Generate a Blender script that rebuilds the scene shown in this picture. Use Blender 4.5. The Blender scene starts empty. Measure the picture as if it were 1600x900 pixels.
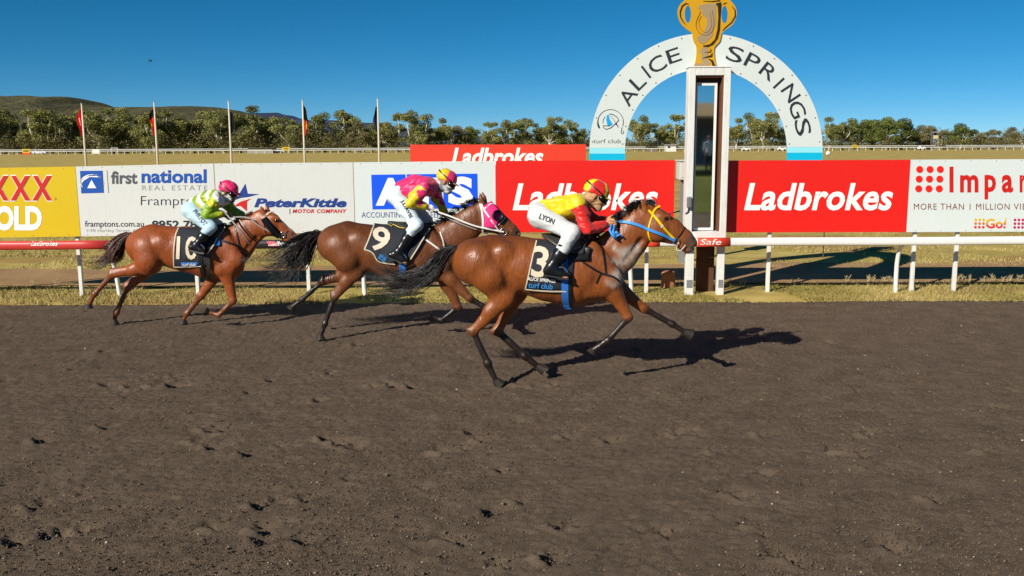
import bpy, bmesh, math, random
import numpy as np
from mathutils import Vector, Matrix
from mathutils.bvhtree import BVHTree

random.seed(7)
rng = np.random.default_rng(7)
scene = bpy.context.scene
COL = scene.collection

# ------------------------------------------------------------------ camera, sky, sun, exposure
FPX, CAM_H = 1430.0, 2.5
PITCH, ROLL = math.atan(224 / 1430.0), math.radians(-0.27)
ROT = Matrix.Rotation(math.pi / 2 - PITCH, 3, 'X') @ Matrix.Rotation(ROLL, 3, 'Z')
CAM = Vector((0, 0, CAM_H))
cam_data = bpy.data.cameras.new('camera')
cam_data.sensor_width = 36
cam_data.lens = 36 * FPX / 1600
cam_data.clip_start = 0.05
cam_data.clip_end = 20000
cam = bpy.data.objects.new('camera', cam_data)
COL.objects.link(cam)
cam.matrix_world = Matrix.Translation(CAM) @ ROT.to_4x4()
scene.camera = cam

SUN_TO = Vector((-1.18, -1.36, 1.0)).normalized()          # towards the sun: low, behind the camera, to the left
sun_elev = math.asin(SUN_TO.z)
sun_azim = math.atan2(SUN_TO.x, SUN_TO.y)                   # clockwise from +Y
world = bpy.data.worlds.new('World')
scene.world = world
world.use_nodes = True
wn = world.node_tree
for n in list(wn.nodes):
    wn.nodes.remove(n)
w_out = wn.nodes.new('ShaderNodeOutputWorld')
w_bg = wn.nodes.new('ShaderNodeBackground')
w_sky = wn.nodes.new('ShaderNodeTexSky')
w_hsv = wn.nodes.new('ShaderNodeHueSaturation')
w_sky.sky_type = 'NISHITA'
w_sky.sun_disc = False
w_sky.sun_elevation = sun_elev
w_sky.sun_rotation = sun_azim
w_sky.altitude = 6000
w_sky.air_density = 1.0
w_sky.dust_density = 0.0
w_sky.ozone_density = 6.0
w_hsv.inputs['Hue'].default_value = 0.482
w_hsv.inputs['Saturation'].default_value = 1.2
w_hsv.inputs['Value'].default_value = 0.575
w_gam = wn.nodes.new('ShaderNodeGamma')
w_gam.inputs['Gamma'].default_value = 1.0
w_bg.inputs['Strength'].default_value = 0.105
wn.links.new(w_sky.outputs[0], w_gam.inputs['Color'])
wn.links.new(w_gam.outputs[0], w_hsv.inputs['Color'])
wn.links.new(w_hsv.outputs[0], w_bg.inputs['Color'])
wn.links.new(w_bg.outputs[0], w_out.inputs[0])

sun_data = bpy.data.lights.new('sun', 'SUN')
sun_data.energy = 4.6
sun_data.angle = math.radians(0.5)
sun_data.color = (1.0, 0.93, 0.82)
sun = bpy.data.objects.new('sun', sun_data)
COL.objects.link(sun)
sun.rotation_euler = (-SUN_TO).to_track_quat('-Z', 'Y').to_euler()
sun.location = SUN_TO * 60
scene.view_settings.view_transform = 'Standard'
scene.view_settings.look = 'None'
scene.view_settings.exposure = 0.34
scene.view_settings.gamma = 1.0
scene.cycles.max_bounces = 6

# ------------------------------------------------------------------ survey helpers: where a sight line meets a real plane
def ray(px, py):
    return ROT @ Vector(((px - 800) / FPX, -(py - 450) / FPX, -1.0))
def P(px, py, Y):
    d = ray(px, py)
    return CAM + d * (Y / d.y)
def G(px, py, z=0.0):
    d = ray(px, py)
    return CAM + d * ((z - CAM_H) / d.z)
def pxm(px, py, Y):
    return FPX / (Y / ray(px, py).y)

# ------------------------------------------------------------------ object helpers
ORG = {}
def S(h):                                                    # '#rrggbb' sRGB to linear
    h = h.lstrip('#')
    o = []
    for i in (0, 2, 4):
        c = int(h[i:i + 2], 16) / 255
        o.append(c / 12.92 if c <= 0.04045 else ((c + 0.055) / 1.055) ** 2.4)
    return tuple(o)

def tag(o, label=None, cat=None, group=None, kind=None):
    if label: o['label'] = label
    if cat: o['category'] = cat
    if group: o['group'] = group
    if kind: o['kind'] = kind
    return o

def thing(name, label, cat, loc=(0, 0, 0), group=None):
    o = bpy.data.objects.new(name, None)
    o.empty_display_size = 0.2
    COL.objects.link(o)
    o.location = loc
    ORG[o.name] = Vector(loc)
    return tag(o, label, cat, group)

def link(name, me, mat=None, parent=None):
    o = bpy.data.objects.new(name, me)
    COL.objects.link(o)
    if mat is not None and not me.materials:
        for m in (mat if isinstance(mat, (list, tuple)) else [mat]):
            me.materials.append(m)
    if parent is not None:
        o.parent = parent
        ORG[o.name] = ORG[parent.name]
    else:
        ORG[o.name] = Vector((0, 0, 0))
    return o

def mesh(name, verts, faces, mat=None, parent=None, smooth=False, cols=None, mats=None):
    """verts in world space; stored relative to the parent's origin."""
    v = np.asarray(verts, dtype=np.float32).reshape(-1, 3)
    if parent is not None:
        v = v - np.array(ORG[parent.name], dtype=np.float32)
    me = bpy.data.meshes.new(name)
    if isinstance(faces, np.ndarray):
        nf, k = faces.shape
        me.vertices.add(len(v)); me.vertices.foreach_set('co', v.ravel())
        me.loops.add(nf * k); me.loops.foreach_set('vertex_index', faces.astype(np.int32).ravel())
        me.polygons.add(nf)
        me.polygons.foreach_set('loop_start', np.arange(0, nf * k, k, dtype=np.int32))
        me.update(calc_edges=True)
        me.validate()
    else:
        me.from_pydata(v.tolist(), [], [list(f) for f in faces])
        me.update()
    if smooth:
        me.polygons.foreach_set('use_smooth', np.ones(len(me.polygons), dtype=bool))
    if cols is not None:
        a = me.color_attributes.new('Col', 'FLOAT_COLOR', 'POINT')
        c = np.ones((len(v), 4), dtype=np.float32)
        c[:, :3] = cols
        a.data.foreach_set('color', c.ravel())
    o = link(name, me, mat, parent)
    if mats is not None:
        me.polygons.foreach_set('material_index', np.asarray(mats, dtype=np.int32))
    return o

class MB:
    """collects simple solids into one mesh"""
    def __init__(self):
        self.v, self.f = [], []
    def add(self, v, f):
        n = len(self.v)
        self.v += [tuple(p) for p in v]
        self.f += [tuple(i + n for i in q) for q in f]
        return self
    def box(self, x0, x1, y0, y1, z0, z1):
        v = [(x, y, z) for z in (z0, z1) for y in (y0, y1) for x in (x0, x1)]
        return self.add(v, [(0, 2, 3, 1), (4, 5, 7, 6), (0, 1, 5, 4), (2, 6, 7, 3), (0, 4, 6, 2), (1, 3, 7, 5)])
    def tube(self, pts, r, n=8, cap=True, flat=1.0):
        pts = [Vector(p) for p in pts]
        rr = r if isinstance(r, (list, tuple)) else [r] * len(pts)
        rings = []
        up = Vector((0, 0, 1))
        for i, p in enumerate(pts):
            t = (pts[min(i + 1, len(pts) - 1)] - pts[max(i - 1, 0)]).normalized()
            a = t.cross(up)
            if a.length < 1e-3: a = t.cross(Vector((0, 1, 0)))
            a.normalize()
            b = a.cross(t).normalized()
            rings.append([p + (a * math.cos(2 * math.pi * k / n) + b * math.sin(2 * math.pi * k / n) * flat) * rr[i] for k in range(n)])
        v = [q for ring in rings for q in ring]
        f = []
        for i in range(len(pts) - 1):
            for k in range(n):
                a, b = i * n + k, i * n + (k + 1) % n
                f.append((a, b, b + n, a + n))
        if cap:
            f.append(tuple(range(n - 1, -1, -1)))
            f.append(tuple((len(pts) - 1) * n + k for k in range(n)))
        return self.add(v, f)
    def build(self, name, mat=None, parent=None, smooth=False, bevel=0.0):
        o = mesh(name, self.v, self.f, mat, parent, smooth)
        if bevel:
            m = o.modifiers.new('edge', 'BEVEL'); m.width = bevel; m.segments = 2; m.limit_method = 'ANGLE'
        return o

def boxobj(name, x0, x1, y0, y1, z0, z1, mat, parent=None, bevel=0.0):
    return MB().box(x0, x1, y0, y1, z0, z1).build(name, mat, parent, bevel=bevel)

def curve_mesh(cu):
    o = bpy.data.objects.new('tmp', cu)
    COL.objects.link(o)
    dg = bpy.context.evaluated_depsgraph_get()
    me = bpy.data.meshes.new_from_object(o.evaluated_get(dg))
    v = np.array([p.co[:] for p in me.vertices], dtype=np.float64).reshape(-1, 3)
    f = [tuple(p.vertices) for p in me.polygons]
    bpy.data.objects.remove(o); bpy.data.curves.remove(cu); bpy.data.meshes.remove(me)
    return v, f

def glyphs(text, bold=0.0, shear=0.0, space=1.0, res=3, extrude=0.0):
    cu = bpy.data.curves.new('t', 'FONT')
    cu.body = text; cu.size = 1.0; cu.resolution_u = res
    cu.shear = shear; cu.space_character = space; cu.extrude = extrude
    cu.offset = bold
    return curve_mesh(cu)

def fit(v, box):
    """scale glyph outlines into the box (x0,y0,x1,y1), y downwards"""
    lo, hi = v.min(0), v.max(0)
    x0, y0, x1, y1 = box
    out = v.copy()
    out[:, 0] = x0 + (v[:, 0] - lo[0]) / (hi[0] - lo[0]) * (x1 - x0)
    out[:, 1] = y1 - (v[:, 1] - lo[1]) / (hi[1] - lo[1]) * (y1 - y0)
    return out

def refine(v, f, size):
    """triangulate letter faces and cut them small enough to follow a curved cloth"""
    b = bmesh.new()
    vs = [b.verts.new(p) for p in v]
    for q in f:
        try: b.faces.new([vs[i] for i in q])
        except ValueError: pass
    bmesh.ops.triangulate(b, faces=b.faces[:])
    for _ in range(5):
        e = [x for x in b.edges if x.calc_length() > size]
        if not e: break
        bmesh.ops.subdivide_edges(b, edges=e, cuts=1)
        bmesh.ops.triangulate(b, faces=[x for x in b.faces if len(x.verts) > 3])
    b.verts.index_update()
    v2 = np.array([q.co[:] for q in b.verts]); f2 = [tuple(q.index for q in x.verts) for x in b.faces]
    b.free()
    return v2, f2

def lettering(text, box, Y, mat, parent, bold=0.0, shear=0.0, space=1.0, name='lettering', full=None):
    """flat painted letters standing on the plane at depth Y, box measured by sight"""
    v, f = glyphs(text, bold, shear, space)
    q = fit(v, box)
    w = [P(x, y, Y) for x, y, _ in q]
    return mesh(name, w, f, mat, parent)

def plate(name, loops, Y, thick, mat, parent, bevel=0.0):
    """flat sheet cut to the given outlines (sighted points), standing at depth Y, real thickness"""
    cu = bpy.data.curves.new('p', 'CURVE')
    cu.dimensions = '2D'; cu.fill_mode = 'BOTH'; cu.extrude = thick / 2
    for lp in loops:
        sp = cu.splines.new('POLY')
        sp.points.add(len(lp) - 1)
        for i, (x, y) in enumerate(lp):
            w = P(x, y, Y)
            sp.points[i].co = (w.x, w.z, 0, 1)
        sp.use_cyclic_u = True
    v, f = curve_mesh(cu)
    w = np.stack([v[:, 0], Y - v[:, 2], v[:, 1]], 1)
    return mesh(name, w, f, mat, parent)

def ell(cx, cy, rx, ry, n=24, a0=0.0, a1=360.0):
    return [(cx + rx * math.cos(math.radians(a0 + (a1 - a0) * i / n)), cy + ry * math.sin(math.radians(a0 + (a1 - a0) * i / n))) for i in range(n + (0 if a1 - a0 == 360 else 1))]

def stroke(pts, w):
    """outline of a brush stroke through sighted points; w one width or one per point"""
    ws = w if isinstance(w, (list, tuple)) else [w] * len(pts)
    L, Rr = [], []
    for i, p in enumerate(pts):
        a, b = pts[max(i - 1, 0)], pts[min(i + 1, len(pts) - 1)]
        dx, dy = b[0] - a[0], b[1] - a[1]
        d = math.hypot(dx, dy) or 1
        nx, ny = -dy / d * ws[i] / 2, dx / d * ws[i] / 2
        L.append((p[0] + nx, p[1] + ny)); Rr.append((p[0] - nx, p[1] - ny))
    return L + Rr[::-1]

def cat(pts, n=6):
    """Catmull-Rom through points (any dimension)"""
    p = np.asarray(pts, float)
    p = np.vstack([2 * p[0] - p[1], p, 2 * p[-1] - p[-2]])
    out = []
    for i in range(1, len(p) - 2):
        for k in range(n):
            t = k / n
            out.append(0.5 * ((2 * p[i]) + (-p[i - 1] + p[i + 1]) * t + (2 * p[i - 1] - 5 * p[i] + 4 * p[i + 1] - p[i + 2]) * t * t + (-p[i - 1] + 3 * p[i] - 3 * p[i + 1] + p[i + 2]) * t ** 3))
    out.append(p[-2])
    return np.array(out)

def nz(V, f, seed=0, octaves=3):
    """cheap smooth 3-D noise in about -1..1"""
    V = np.asarray(V, float)
    r = np.random.default_rng(seed)
    out = np.zeros(V.shape[:-1])
    amp, tot = 1.0, 0.0
    for o in range(octaves):
        for _ in range(4):
            k = r.normal(size=3); k *= f * (0.6 + 0.8 * r.random()) / np.linalg.norm(k)
            out += amp * np.sin(V @ k + r.random() * 6.28 + 1.3 * np.sin(V @ (k[[1, 2, 0]] * 0.7) + r.random() * 6.28))
        tot += amp * 2.0
        amp *= 0.55; f *= 2.1
    return out / tot

# ------------------------------------------------------------------ materials
def nodes(name):
    m = bpy.data.materials.new(name)
    m.use_nodes = True
    nt = m.node_tree
    b = nt.nodes['Principled BSDF']
    return m, nt, b

def N(nt, typ, **kw):
    n = nt.nodes.new(typ)
    for k, v in kw.items():
        if k in n.inputs: n.inputs[k].default_value = v
        else: setattr(n, k, v)
    return n

def paint(name, col, rough=0.45, spec=0.5, vary=0.08, scale=6.0, bump=0.0, bscale=40.0, metal=0.0, coat=0.0, grime=0.0):
    """one-colour surface with slight procedural unevenness; grime adds streaky dirt"""
    m, nt, b = nodes(name)
    col = S(col) if isinstance(col, str) else col
    tc = N(nt, 'ShaderNodeTexCoord')
    no = N(nt, 'ShaderNodeTexNoise', Scale=scale, Detail=5.0)
    nt.links.new(tc.outputs['Object'], no.inputs['Vector'])
    mx = N(nt, 'ShaderNodeMixRGB')
    mx.inputs[1].default_value = (*[max(0, c * (1 - vary)) for c in col], 1)
    mx.inputs[2].default_value = (*[min(1, c * (1 + vary)) for c in col], 1)
    nt.links.new(no.outputs['Fac'], mx.inputs[0])
    last = mx.outputs[0]
    if grime:
        mp = N(nt, 'ShaderNodeMapping'); mp.inputs['Scale'].default_value = (9, 9, 1.2)
        g = N(nt, 'ShaderNodeTexNoise', Scale=2.0, Detail=8.0, Roughness=0.7)
        cr = N(nt, 'ShaderNodeValToRGB')
        cr.color_ramp.elements[0].position = 0.48; cr.color_ramp.elements[1].position = 0.8
        nt.links.new(tc.outputs['Object'], mp.inputs[0]); nt.links.new(mp.outputs[0], g.inputs['Vector']); nt.links.new(g.outputs['Fac'], cr.inputs[0])
        mu = N(nt, 'ShaderNodeMath', operation='MULTIPLY'); mu.inputs[1].default_value = grime
        nt.links.new(cr.outputs[0], mu.inputs[0])
        m2 = N(nt, 'ShaderNodeMixRGB'); m2.inputs[2].default_value = (0.16, 0.11, 0.07, 1)
        nt.links.new(mu.outputs[0], m2.inputs[0]); nt.links.new(last, m2.inputs[1]); last = m2.outputs[0]
    nt.links.new(last, b.inputs['Base Color'])
    b.inputs['Roughness'].default_value = rough
    b.inputs['Specular IOR Level'].default_value = spec
    b.inputs['Metallic'].default_value = metal
    b.inputs['Coat Weight'].default_value = coat
    if bump:
        nb = N(nt, 'ShaderNodeTexNoise', Scale=bscale, Detail=4.0)
        nt.links.new(tc.outputs['Object'], nb.inputs['Vector'])
        bp = N(nt, 'ShaderNodeBump', Strength=bump, Distance=0.01)
        nt.links.new(nb.outputs['Fac'], bp.inputs['Height']); nt.links.new(bp.outputs[0], b.inputs['Normal'])
    return m

def attr_mat(name, rough=0.5, spec=0.5, vary=0.15, scale=30.0, bump=0.0, bscale=60.0, coat=0.0, sheen=0.0, stretch=None, coat_rough=0.3, trans=0.0):
    """colour comes from the mesh's own colour layer (dyed panels, coat markings), with fine unevenness"""
    m, nt, b = nodes(name)
    at = N(nt, 'ShaderNodeVertexColor', layer_name='Col')
    tc = N(nt, 'ShaderNodeTexCoord')
    mp = N(nt, 'ShaderNodeMapping')
    if stretch: mp.inputs['Scale'].default_value = stretch
    nt.links.new(tc.outputs['Object'], mp.inputs[0])
    no = N(nt, 'ShaderNodeTexNoise', Scale=scale, Detail=6.0, Roughness=0.6)
    nt.links.new(mp.outputs[0], no.inputs['Vector'])
    mr = N(nt, 'ShaderNodeMapRange'); mr.inputs['To Min'].default_value = 1 - vary; mr.inputs['To Max'].default_value = 1 + vary
    mr.inputs['From Min'].default_value = 0.25; mr.inputs['From Max'].default_value = 0.75
    nt.links.new(no.outputs['Fac'], mr.inputs[0])
    mx = N(nt, 'ShaderNodeVectorMath', operation='MULTIPLY')
    nt.links.new(at.outputs[0], mx.inputs[0]); nt.links.new(mr.outputs[0], mx.inputs[1])
    nt.links.new(mx.outputs[0], b.inputs['Base Color'])
    b.inputs['Roughness'].default_value = rough
    b.inputs['Specular IOR Level'].default_value = spec
    b.inputs['Coat Weight'].default_value = coat
    b.inputs['Coat Roughness'].default_value = coat_rough
    b.inputs['Sheen Weight'].default_value = sheen
    if bump:
        nb = N(nt, 'ShaderNodeTexNoise', Scale=bscale, Detail=5.0)
        nt.links.new(mp.outputs[0], nb.inputs['Vector'])
        bp = N(nt, 'ShaderNodeBump', Strength=bump, Distance=0.012)
        nt.links.new(nb.outputs['Fac'], bp.inputs['Height']); nt.links.new(bp.outputs[0], b.inputs['Normal'])
    return m

# ------------------------------------------------------------------ soft bodies: one skin grown round a set of tapered limbs
class Field:
    def __init__(self):
        self.prims = []
    def cone(self, a, b, ra, rb, k=0.03, w=1.0, t='body', sub=False, at=None):
        self.prims.append((np.array(a, float), np.array(b, float), ra, rb, k, w, t, sub))
        return self
    def ball(self, a, r, k=0.03, w=1.0, t='body', sub=False):
        return self.cone(a, a, r, r, k, w, t, sub)
    @staticmethod
    def dist(p, X):
        a, b, ra, rb, k, w, t, sub = p
        ba = b - a
        L = float(ba @ ba)
        o = X - a
        if L > 1e-12:
            tt = np.clip((o @ ba) / L, 0, 1)
            o = o - tt[..., None] * ba
            r = ra + (rb - ra) * tt
        else:
            r = ra
        return np.sqrt(o[..., 0] ** 2 + (o[..., 1] / w) ** 2 + o[..., 2] ** 2) - r
    def grow(self, h, wrinkle=None, clip=None):
        add = [p for p in self.prims if not p[7]]
        lo = np.min([np.minimum(p[0], p[1]) - max(p[2], p[3]) * max(1, p[5]) for p in add], 0) - 3 * h
        hi = np.max([np.maximum(p[0], p[1]) + max(p[2], p[3]) * max(1, p[5]) for p in add], 0) + 3 * h
        n = np.ceil((hi - lo) / h).astype(int) + 1
        F = np.full(n, 1.0, np.float32)
        for p in self.prims:
            m = max(p[2], p[3]) * np.array([1, max(1, p[5]), 1]) + p[4] + 3 * h
            i0 = np.maximum(((np.minimum(p[0], p[1]) - m - lo) / h).astype(int), 0)
            i1 = np.minimum(((np.maximum(p[0], p[1]) + m - lo) / h).astype(int) + 2, n)
            ax = [lo[d] + h * np.arange(i0[d], i1[d]) for d in range(3)]
            X = np.stack(np.meshgrid(*ax, indexing='ij'), -1)
            d = self.dist(p, X)
            sl = tuple(slice(i0[q], i1[q]) for q in range(3))
            cur = F[sl]
            k = p[4]
            if p[7]:
                d = -d
                hh = np.maximum(k - np.abs(cur - d), 0) / k
                F[sl] = np.maximum(cur, d) + hh * hh * k * 0.25
            else:
                hh = np.maximum(k - np.abs(cur - d), 0) / k
                F[sl] = np.minimum(cur, d) - hh * hh * k * 0.25
        if wrinkle or clip:
            ax = [lo[d] + h * np.arange(n[d]) for d in range(3)]
            X = np.stack(np.meshgrid(*ax, indexing='ij'), -1)
            if wrinkle:
                near = np.abs(F) < 0.05
                F[near] += wrinkle(X[near])
            if clip:
                F = np.maximum(F, clip(X).astype(np.float32))
        return nets(F, lo, h)
    def tags(self, V):
        best = np.full(len(V), 1e9); out = np.zeros(len(V), int)
        names = []
        for p in self.prims:
            if p[7]: continue
            if p[6] not in names: names.append(p[6])
            d = self.dist(p, V)
            m = d < best
            best[m] = d[m]; out[m] = names.index(p[6])
        return out, names

def nets(F, lo, h):
    """naive surface nets"""
    s = F < 0
    c = np.zeros(np.array(F.shape) - 1, np.uint8)
    nx, ny, nzz = c.shape
    offs = [(i, j, k) for i in (0, 1) for j in (0, 1) for k in (0, 1)]
    for (i, j, k) in offs:
        c += s[i:i + nx, j:j + ny, k:k + nzz]
    act = (c > 0) & (c < 8)
    I, J, K = np.nonzero(act)
    idx = np.full(c.shape, -1, np.int64)
    idx[I, J, K] = np.arange(len(I))
    val = {o: F[I + o[0], J + o[1], K + o[2]] for o in offs}
    acc = np.zeros((len(I), 3)); cnt = np.zeros(len(I))
    for o in offs:
        for ax in range(3):
            if o[ax] == 0:
                q = list(o); q[ax] = 1; q = tuple(q)
                f0, f1 = val[o], val[q]
                m = (f0 < 0) != (f1 < 0)
                t = np.where(m, f0 / np.where(m, f0 - f1, 1), 0)
                p = np.tile(np.array(o, float), (len(I), 1)); p[:, ax] += t
                acc[m] += p[m]; cnt[m] += 1
    V = lo + h * (np.stack([I, J, K], 1) + acc / np.maximum(cnt, 1)[:, None])
    faces = []
    for ax in range(3):
        sl0 = [slice(None)] * 3; sl1 = [slice(None)] * 3
        sl0[ax] = slice(0, -1); sl1[ax] = slice(1, None)
        a, b = s[tuple(sl0)], s[tuple(sl1)]
        e = a != b
        i = np.stack(np.nonzero(e), 1)
        u, v = [(1, 2), (2, 0), (0, 1)][ax]
        ok = (i[:, u] > 0) & (i[:, v] > 0) & (i[:, u] < F.shape[u] - 1) & (i[:, v] < F.shape[v] - 1)
        i = i[ok]
        def cell(du, dv):
            q = i.copy(); q[:, u] -= du; q[:, v] -= dv
            return idx[q[:, 0], q[:, 1], q[:, 2]]
        quad = np.stack([cell(1, 1), cell(0, 1), cell(0, 0), cell(1, 0)], 1)
        ins = a[i[:, 0], i[:, 1], i[:, 2]]
        quad[~ins] = quad[~ins][:, ::-1]
        faces.append(quad)
    return V, np.vstack(faces)

def soften(V, Fq, C, it=2):
    """blur per-vertex colours along the surface"""
    e = np.vstack([Fq[:, [0, 1]], Fq[:, [1, 2]], Fq[:, [2, 3]], Fq[:, [3, 0]]])
    for _ in range(it):
        acc = C.copy(); n = np.ones(len(C))
        for a, b in ((0, 1), (1, 0)):
            np.add.at(acc, e[:, a], C[e[:, b]]); np.add.at(n, e[:, a], 1)
        C = acc / n[:, None]
    return C

def relax(V, Fq, it=1):
    return soften(V, Fq, V, it)

def hair(paths, r, name, mat, parent, cols=None):
    """paths (n,k,3) of strands -> one mesh of fine three-sided tapering strands"""
    paths = np.asarray(paths, float)
    n, k, _ = paths.shape
    t = np.gradient(paths, axis=1)
    t /= np.linalg.norm(t, axis=2, keepdims=True) + 1e-9
    a = np.cross(t, np.array([0.1, 1.0, 0.2])); a /= np.linalg.norm(a, axis=2, keepdims=True) + 1e-9
    b = np.cross(t, a)
    prof = np.linspace(1, 0.12, k)[None, :, None] * np.asarray(r).reshape(-1, 1, 1)
    V = np.stack([paths + prof * (a * math.cos(q) + b * math.sin(q)) for q in (0.3, 2.4, 4.5)], 2)
    base = np.arange(n * k).reshape(n, k) * 3
    f = []
    for q in range(3):
        q2 = (q + 1) % 3
        f.append(np.stack([base[:, :-1] + q, base[:, :-1] + q2, base[:, 1:] + q2, base[:, 1:] + q], -1).reshape(-1, 4))
    C = None
    if cols is not None:
        C = np.repeat(np.asarray(cols), k * 3, axis=0)
    return mesh(name, V.reshape(-1, 3), np.vstack(f), mat, parent, smooth=True, cols=C)
# ================================================================== THE SETTING
YB = 15.2            # line of sponsor boards
YR = 14.85           # running rail

def ground_mat(name, cols, scale, rough=0.95, bump=0.6, bscale=60, patch=None):
    m, nt, b = nodes(name)
    tc = N(nt, 'ShaderNodeTexCoord')
    n1 = N(nt, 'ShaderNodeTexNoise', Scale=scale, Detail=9.0, Roughness=0.68)
    nt.links.new(tc.outputs['Object'], n1.inputs['Vector'])
    cr = N(nt, 'ShaderNodeValToRGB')
    e = cr.color_ramp.elements
    while len(e) < len(cols): e.new(0.5)
    for i, (pos, c) in enumerate(cols):
        e[i].position = pos; e[i].color = (*S(c), 1)
    nt.links.new(n1.outputs['Fac'], cr.inputs[0])
    last = cr.outputs[0]
    n2 = N(nt, 'ShaderNodeTexNoise', Scale=bscale, Detail=6.0, Roughness=0.7)
    nt.links.new(tc.outputs['Object'], n2.inputs['Vector'])
    mr = N(nt, 'ShaderNodeMapRange'); mr.inputs['From Min'].default_value = 0.3; mr.inputs['From Max'].default_value = 0.7
    mr.inputs['To Min'].default_value = 0.72; mr.inputs['To Max'].default_value = 1.28
    nt.links.new(n2.outputs['Fac'], mr.inputs[0])
    mu = N(nt, 'ShaderNodeVectorMath', operation='MULTIPLY')
    if patch:
        n3 = N(nt, 'ShaderNodeTexNoise', Scale=patch[0], Detail=5.0, Roughness=0.6)
        mp = N(nt, 'ShaderNodeMapping'); mp.inputs['Scale'].default_value = patch[3]
        nt.links.new(tc.outputs['Object'], mp.inputs[0]); nt.links.new(mp.outputs[0], n3.inputs['Vector'])
        c3 = N(nt, 'ShaderNodeValToRGB'); c3.color_ramp.elements[0].position = patch[1]; c3.color_ramp.elements[1].position = patch[1] + 0.12
        nt.links.new(n3.outputs['Fac'], c3.inputs[0])
        mx = N(nt, 'ShaderNodeMixRGB'); mx.inputs[2].default_value = (*S(patch[2]), 1)
        nt.links.new(c3.outputs[0], mx.inputs[0]); nt.links.new(last, mx.inputs[1]); last = mx.outputs[0]
    nt.links.new(last, mu.inputs[0]); nt.links.new(mr.outputs[0], mu.inputs[1])
    nt.links.new(mu.outputs[0], b.inputs['Base Color'])
    b.inputs['Roughness'].default_value = rough
    b.inputs['Specular IOR Level'].default_value = 0.15
    bp = N(nt, 'ShaderNodeBump', Strength=bump, Distance=0.02)
    nt.links.new(n2.outputs['Fac'], bp.inputs['Height']); nt.links.new(bp.outputs[0], b.inputs['Normal'])
    return m

M_dirt = ground_mat('track_dirt', [(0.25, '#584b3f'), (0.5, '#6c5d4e'), (0.75, '#7c6c5b')], 3.0, bump=0.9, bscale=110)
M_grass = ground_mat('dry_grass', [(0.28, '#9a8a46'), (0.5, '#baa65c'), (0.72, '#cfbb72')], 0.9, bump=0.35, bscale=35, patch=(0.3, 0.49, '#a5854f', (1, 2.2, 1)))
M_sand = ground_mat('sandy_path', [(0.25, '#967653'), (0.5, '#ad8a62'), (0.75, '#bd9d70')], 1.1, bump=0.6, bscale=60)

def sheet(name, xs, ys, zf, mat, cols=None):
    X, Y = np.meshgrid(xs, ys, indexing='ij')
    Z = zf(X, Y) if callable(zf) else np.full(X.shape, zf)
    V = np.stack([X, Y, Z], -1).reshape(-1, 3)
    nx, ny = len(xs), len(ys)
    i = np.arange(nx * ny).reshape(nx, ny)
    Fq = np.stack([i[:-1, :-1], i[1:, :-1], i[1:, 1:], i[:-1, 1:]], -1).reshape(-1, 4)
    return tag(mesh(name, V, Fq, mat, smooth=True), kind='structure')

M_earth = ground_mat('bare_earth', [(0.3, '#a29248'), (0.5, '#b4a258'), (0.7, '#c4b066')], 0.4, bump=0.4, bscale=14)
sheet('ground', np.linspace(-4000, 4000, 9), np.linspace(-400, 7000, 9), -0.25, M_earth)

# --- racetrack: harrowed dirt with hoof prints
prints_px = [(45, 792), (105, 783), (15, 845), (70, 835), (95, 828), (130, 822), (400, 790), (468, 780), (325, 825), (400, 828), (403, 842), (470, 845),
    (505, 685), (520, 692), (545, 700), (805, 782), (760, 800), (690, 845), (715, 848), (780, 885), (850, 875), (320, 672), (300, 690), (325, 700),
    (160, 668), (380, 711), (730, 675), (750, 687), (720, 700), (680, 705), (1135, 775), (1165, 782), (1030, 835), (870, 825), (895, 823), (1170, 822), (1305, 705),
    (1340, 710), (1380, 855), (1400, 865), (1450, 780), (1240, 880), (1210, 872), (1110, 705), (880, 683), (1185, 680), (1050, 678), (580, 603), (610, 602),
    (640, 604), (805, 602), (830, 604), (855, 602), (160, 602), (200, 604), (235, 602), (265, 603), (945, 690), (1085, 682), (1350, 680), (60, 690), (1530, 706), (1560, 640)]
PR = []
for (x, y) in prints_px:
    g = G(x, y); PR.append((g.x, g.y, rng.uniform(-0.5, 0.5), rng.uniform(0.062, 0.095)))
for _ in range(120):
    PR.append((rng.uniform(-8, 8), rng.uniform(5.0, 14.0), rng.uniform(-0.5, 0.5), rng.uniform(0.015, 0.05)))
def track_z(X, Y):
    V = np.stack([X, Y, X * 0], -1)
    Z = 0.004 * nz(V, 9, 1, 3) + 0.0055 * nz(V, 80, 2, 2) + 0.007 * nz(V, 1.3, 3, 1) + 0.0062 * rng.normal(size=X.shape) * (np.abs(X) < 9.2)
    Z += 0.0015 * np.sin(Y * 30 + 2.5 * nz(V, 0.6, 5, 1))                 # harrow lines
    for (x, y, a, d) in PR:
        m = (np.abs(X - x) < 0.45) & (np.abs(Y - y) < 0.45)
        if not m.any(): continue
        dx, dy = X[m] - x, Y[m] - y
        ca, sa = math.cos(0.86 + a), math.sin(0.86 + a)
        n = nz(np.stack([dx, dy, dx * 0], -1), 38, int(abs(x * 100)) % 97, 1)
        u = dx * ca + dy * sa + 0.012 * n; v = -dx * sa + dy * ca + 0.012 * n
        q = d / 0.06                                                     # toe dug in: heaped lip, sharp drop, long shallow exit
        win = np.exp(-np.abs(v / (0.062 * (0.6 + 0.4 * q))) ** 4)
        drop = np.clip((u + 0.03) / 0.022, 0, 1); rise = 1 - np.clip(u / (0.15 * q + 0.03), 0, 1) ** 0.8
        Z[m] += win * (-d * drop * rise + 0.4 * d * np.exp(-((u + 0.055) / 0.03) ** 2) + 0.12 * d * n * drop * rise)
    return Z
xs = np.concatenate([np.linspace(-70, -9.4, 30), np.arange(-9.0, 9.0, 0.024), np.linspace(9.4, 70, 30)])
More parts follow.
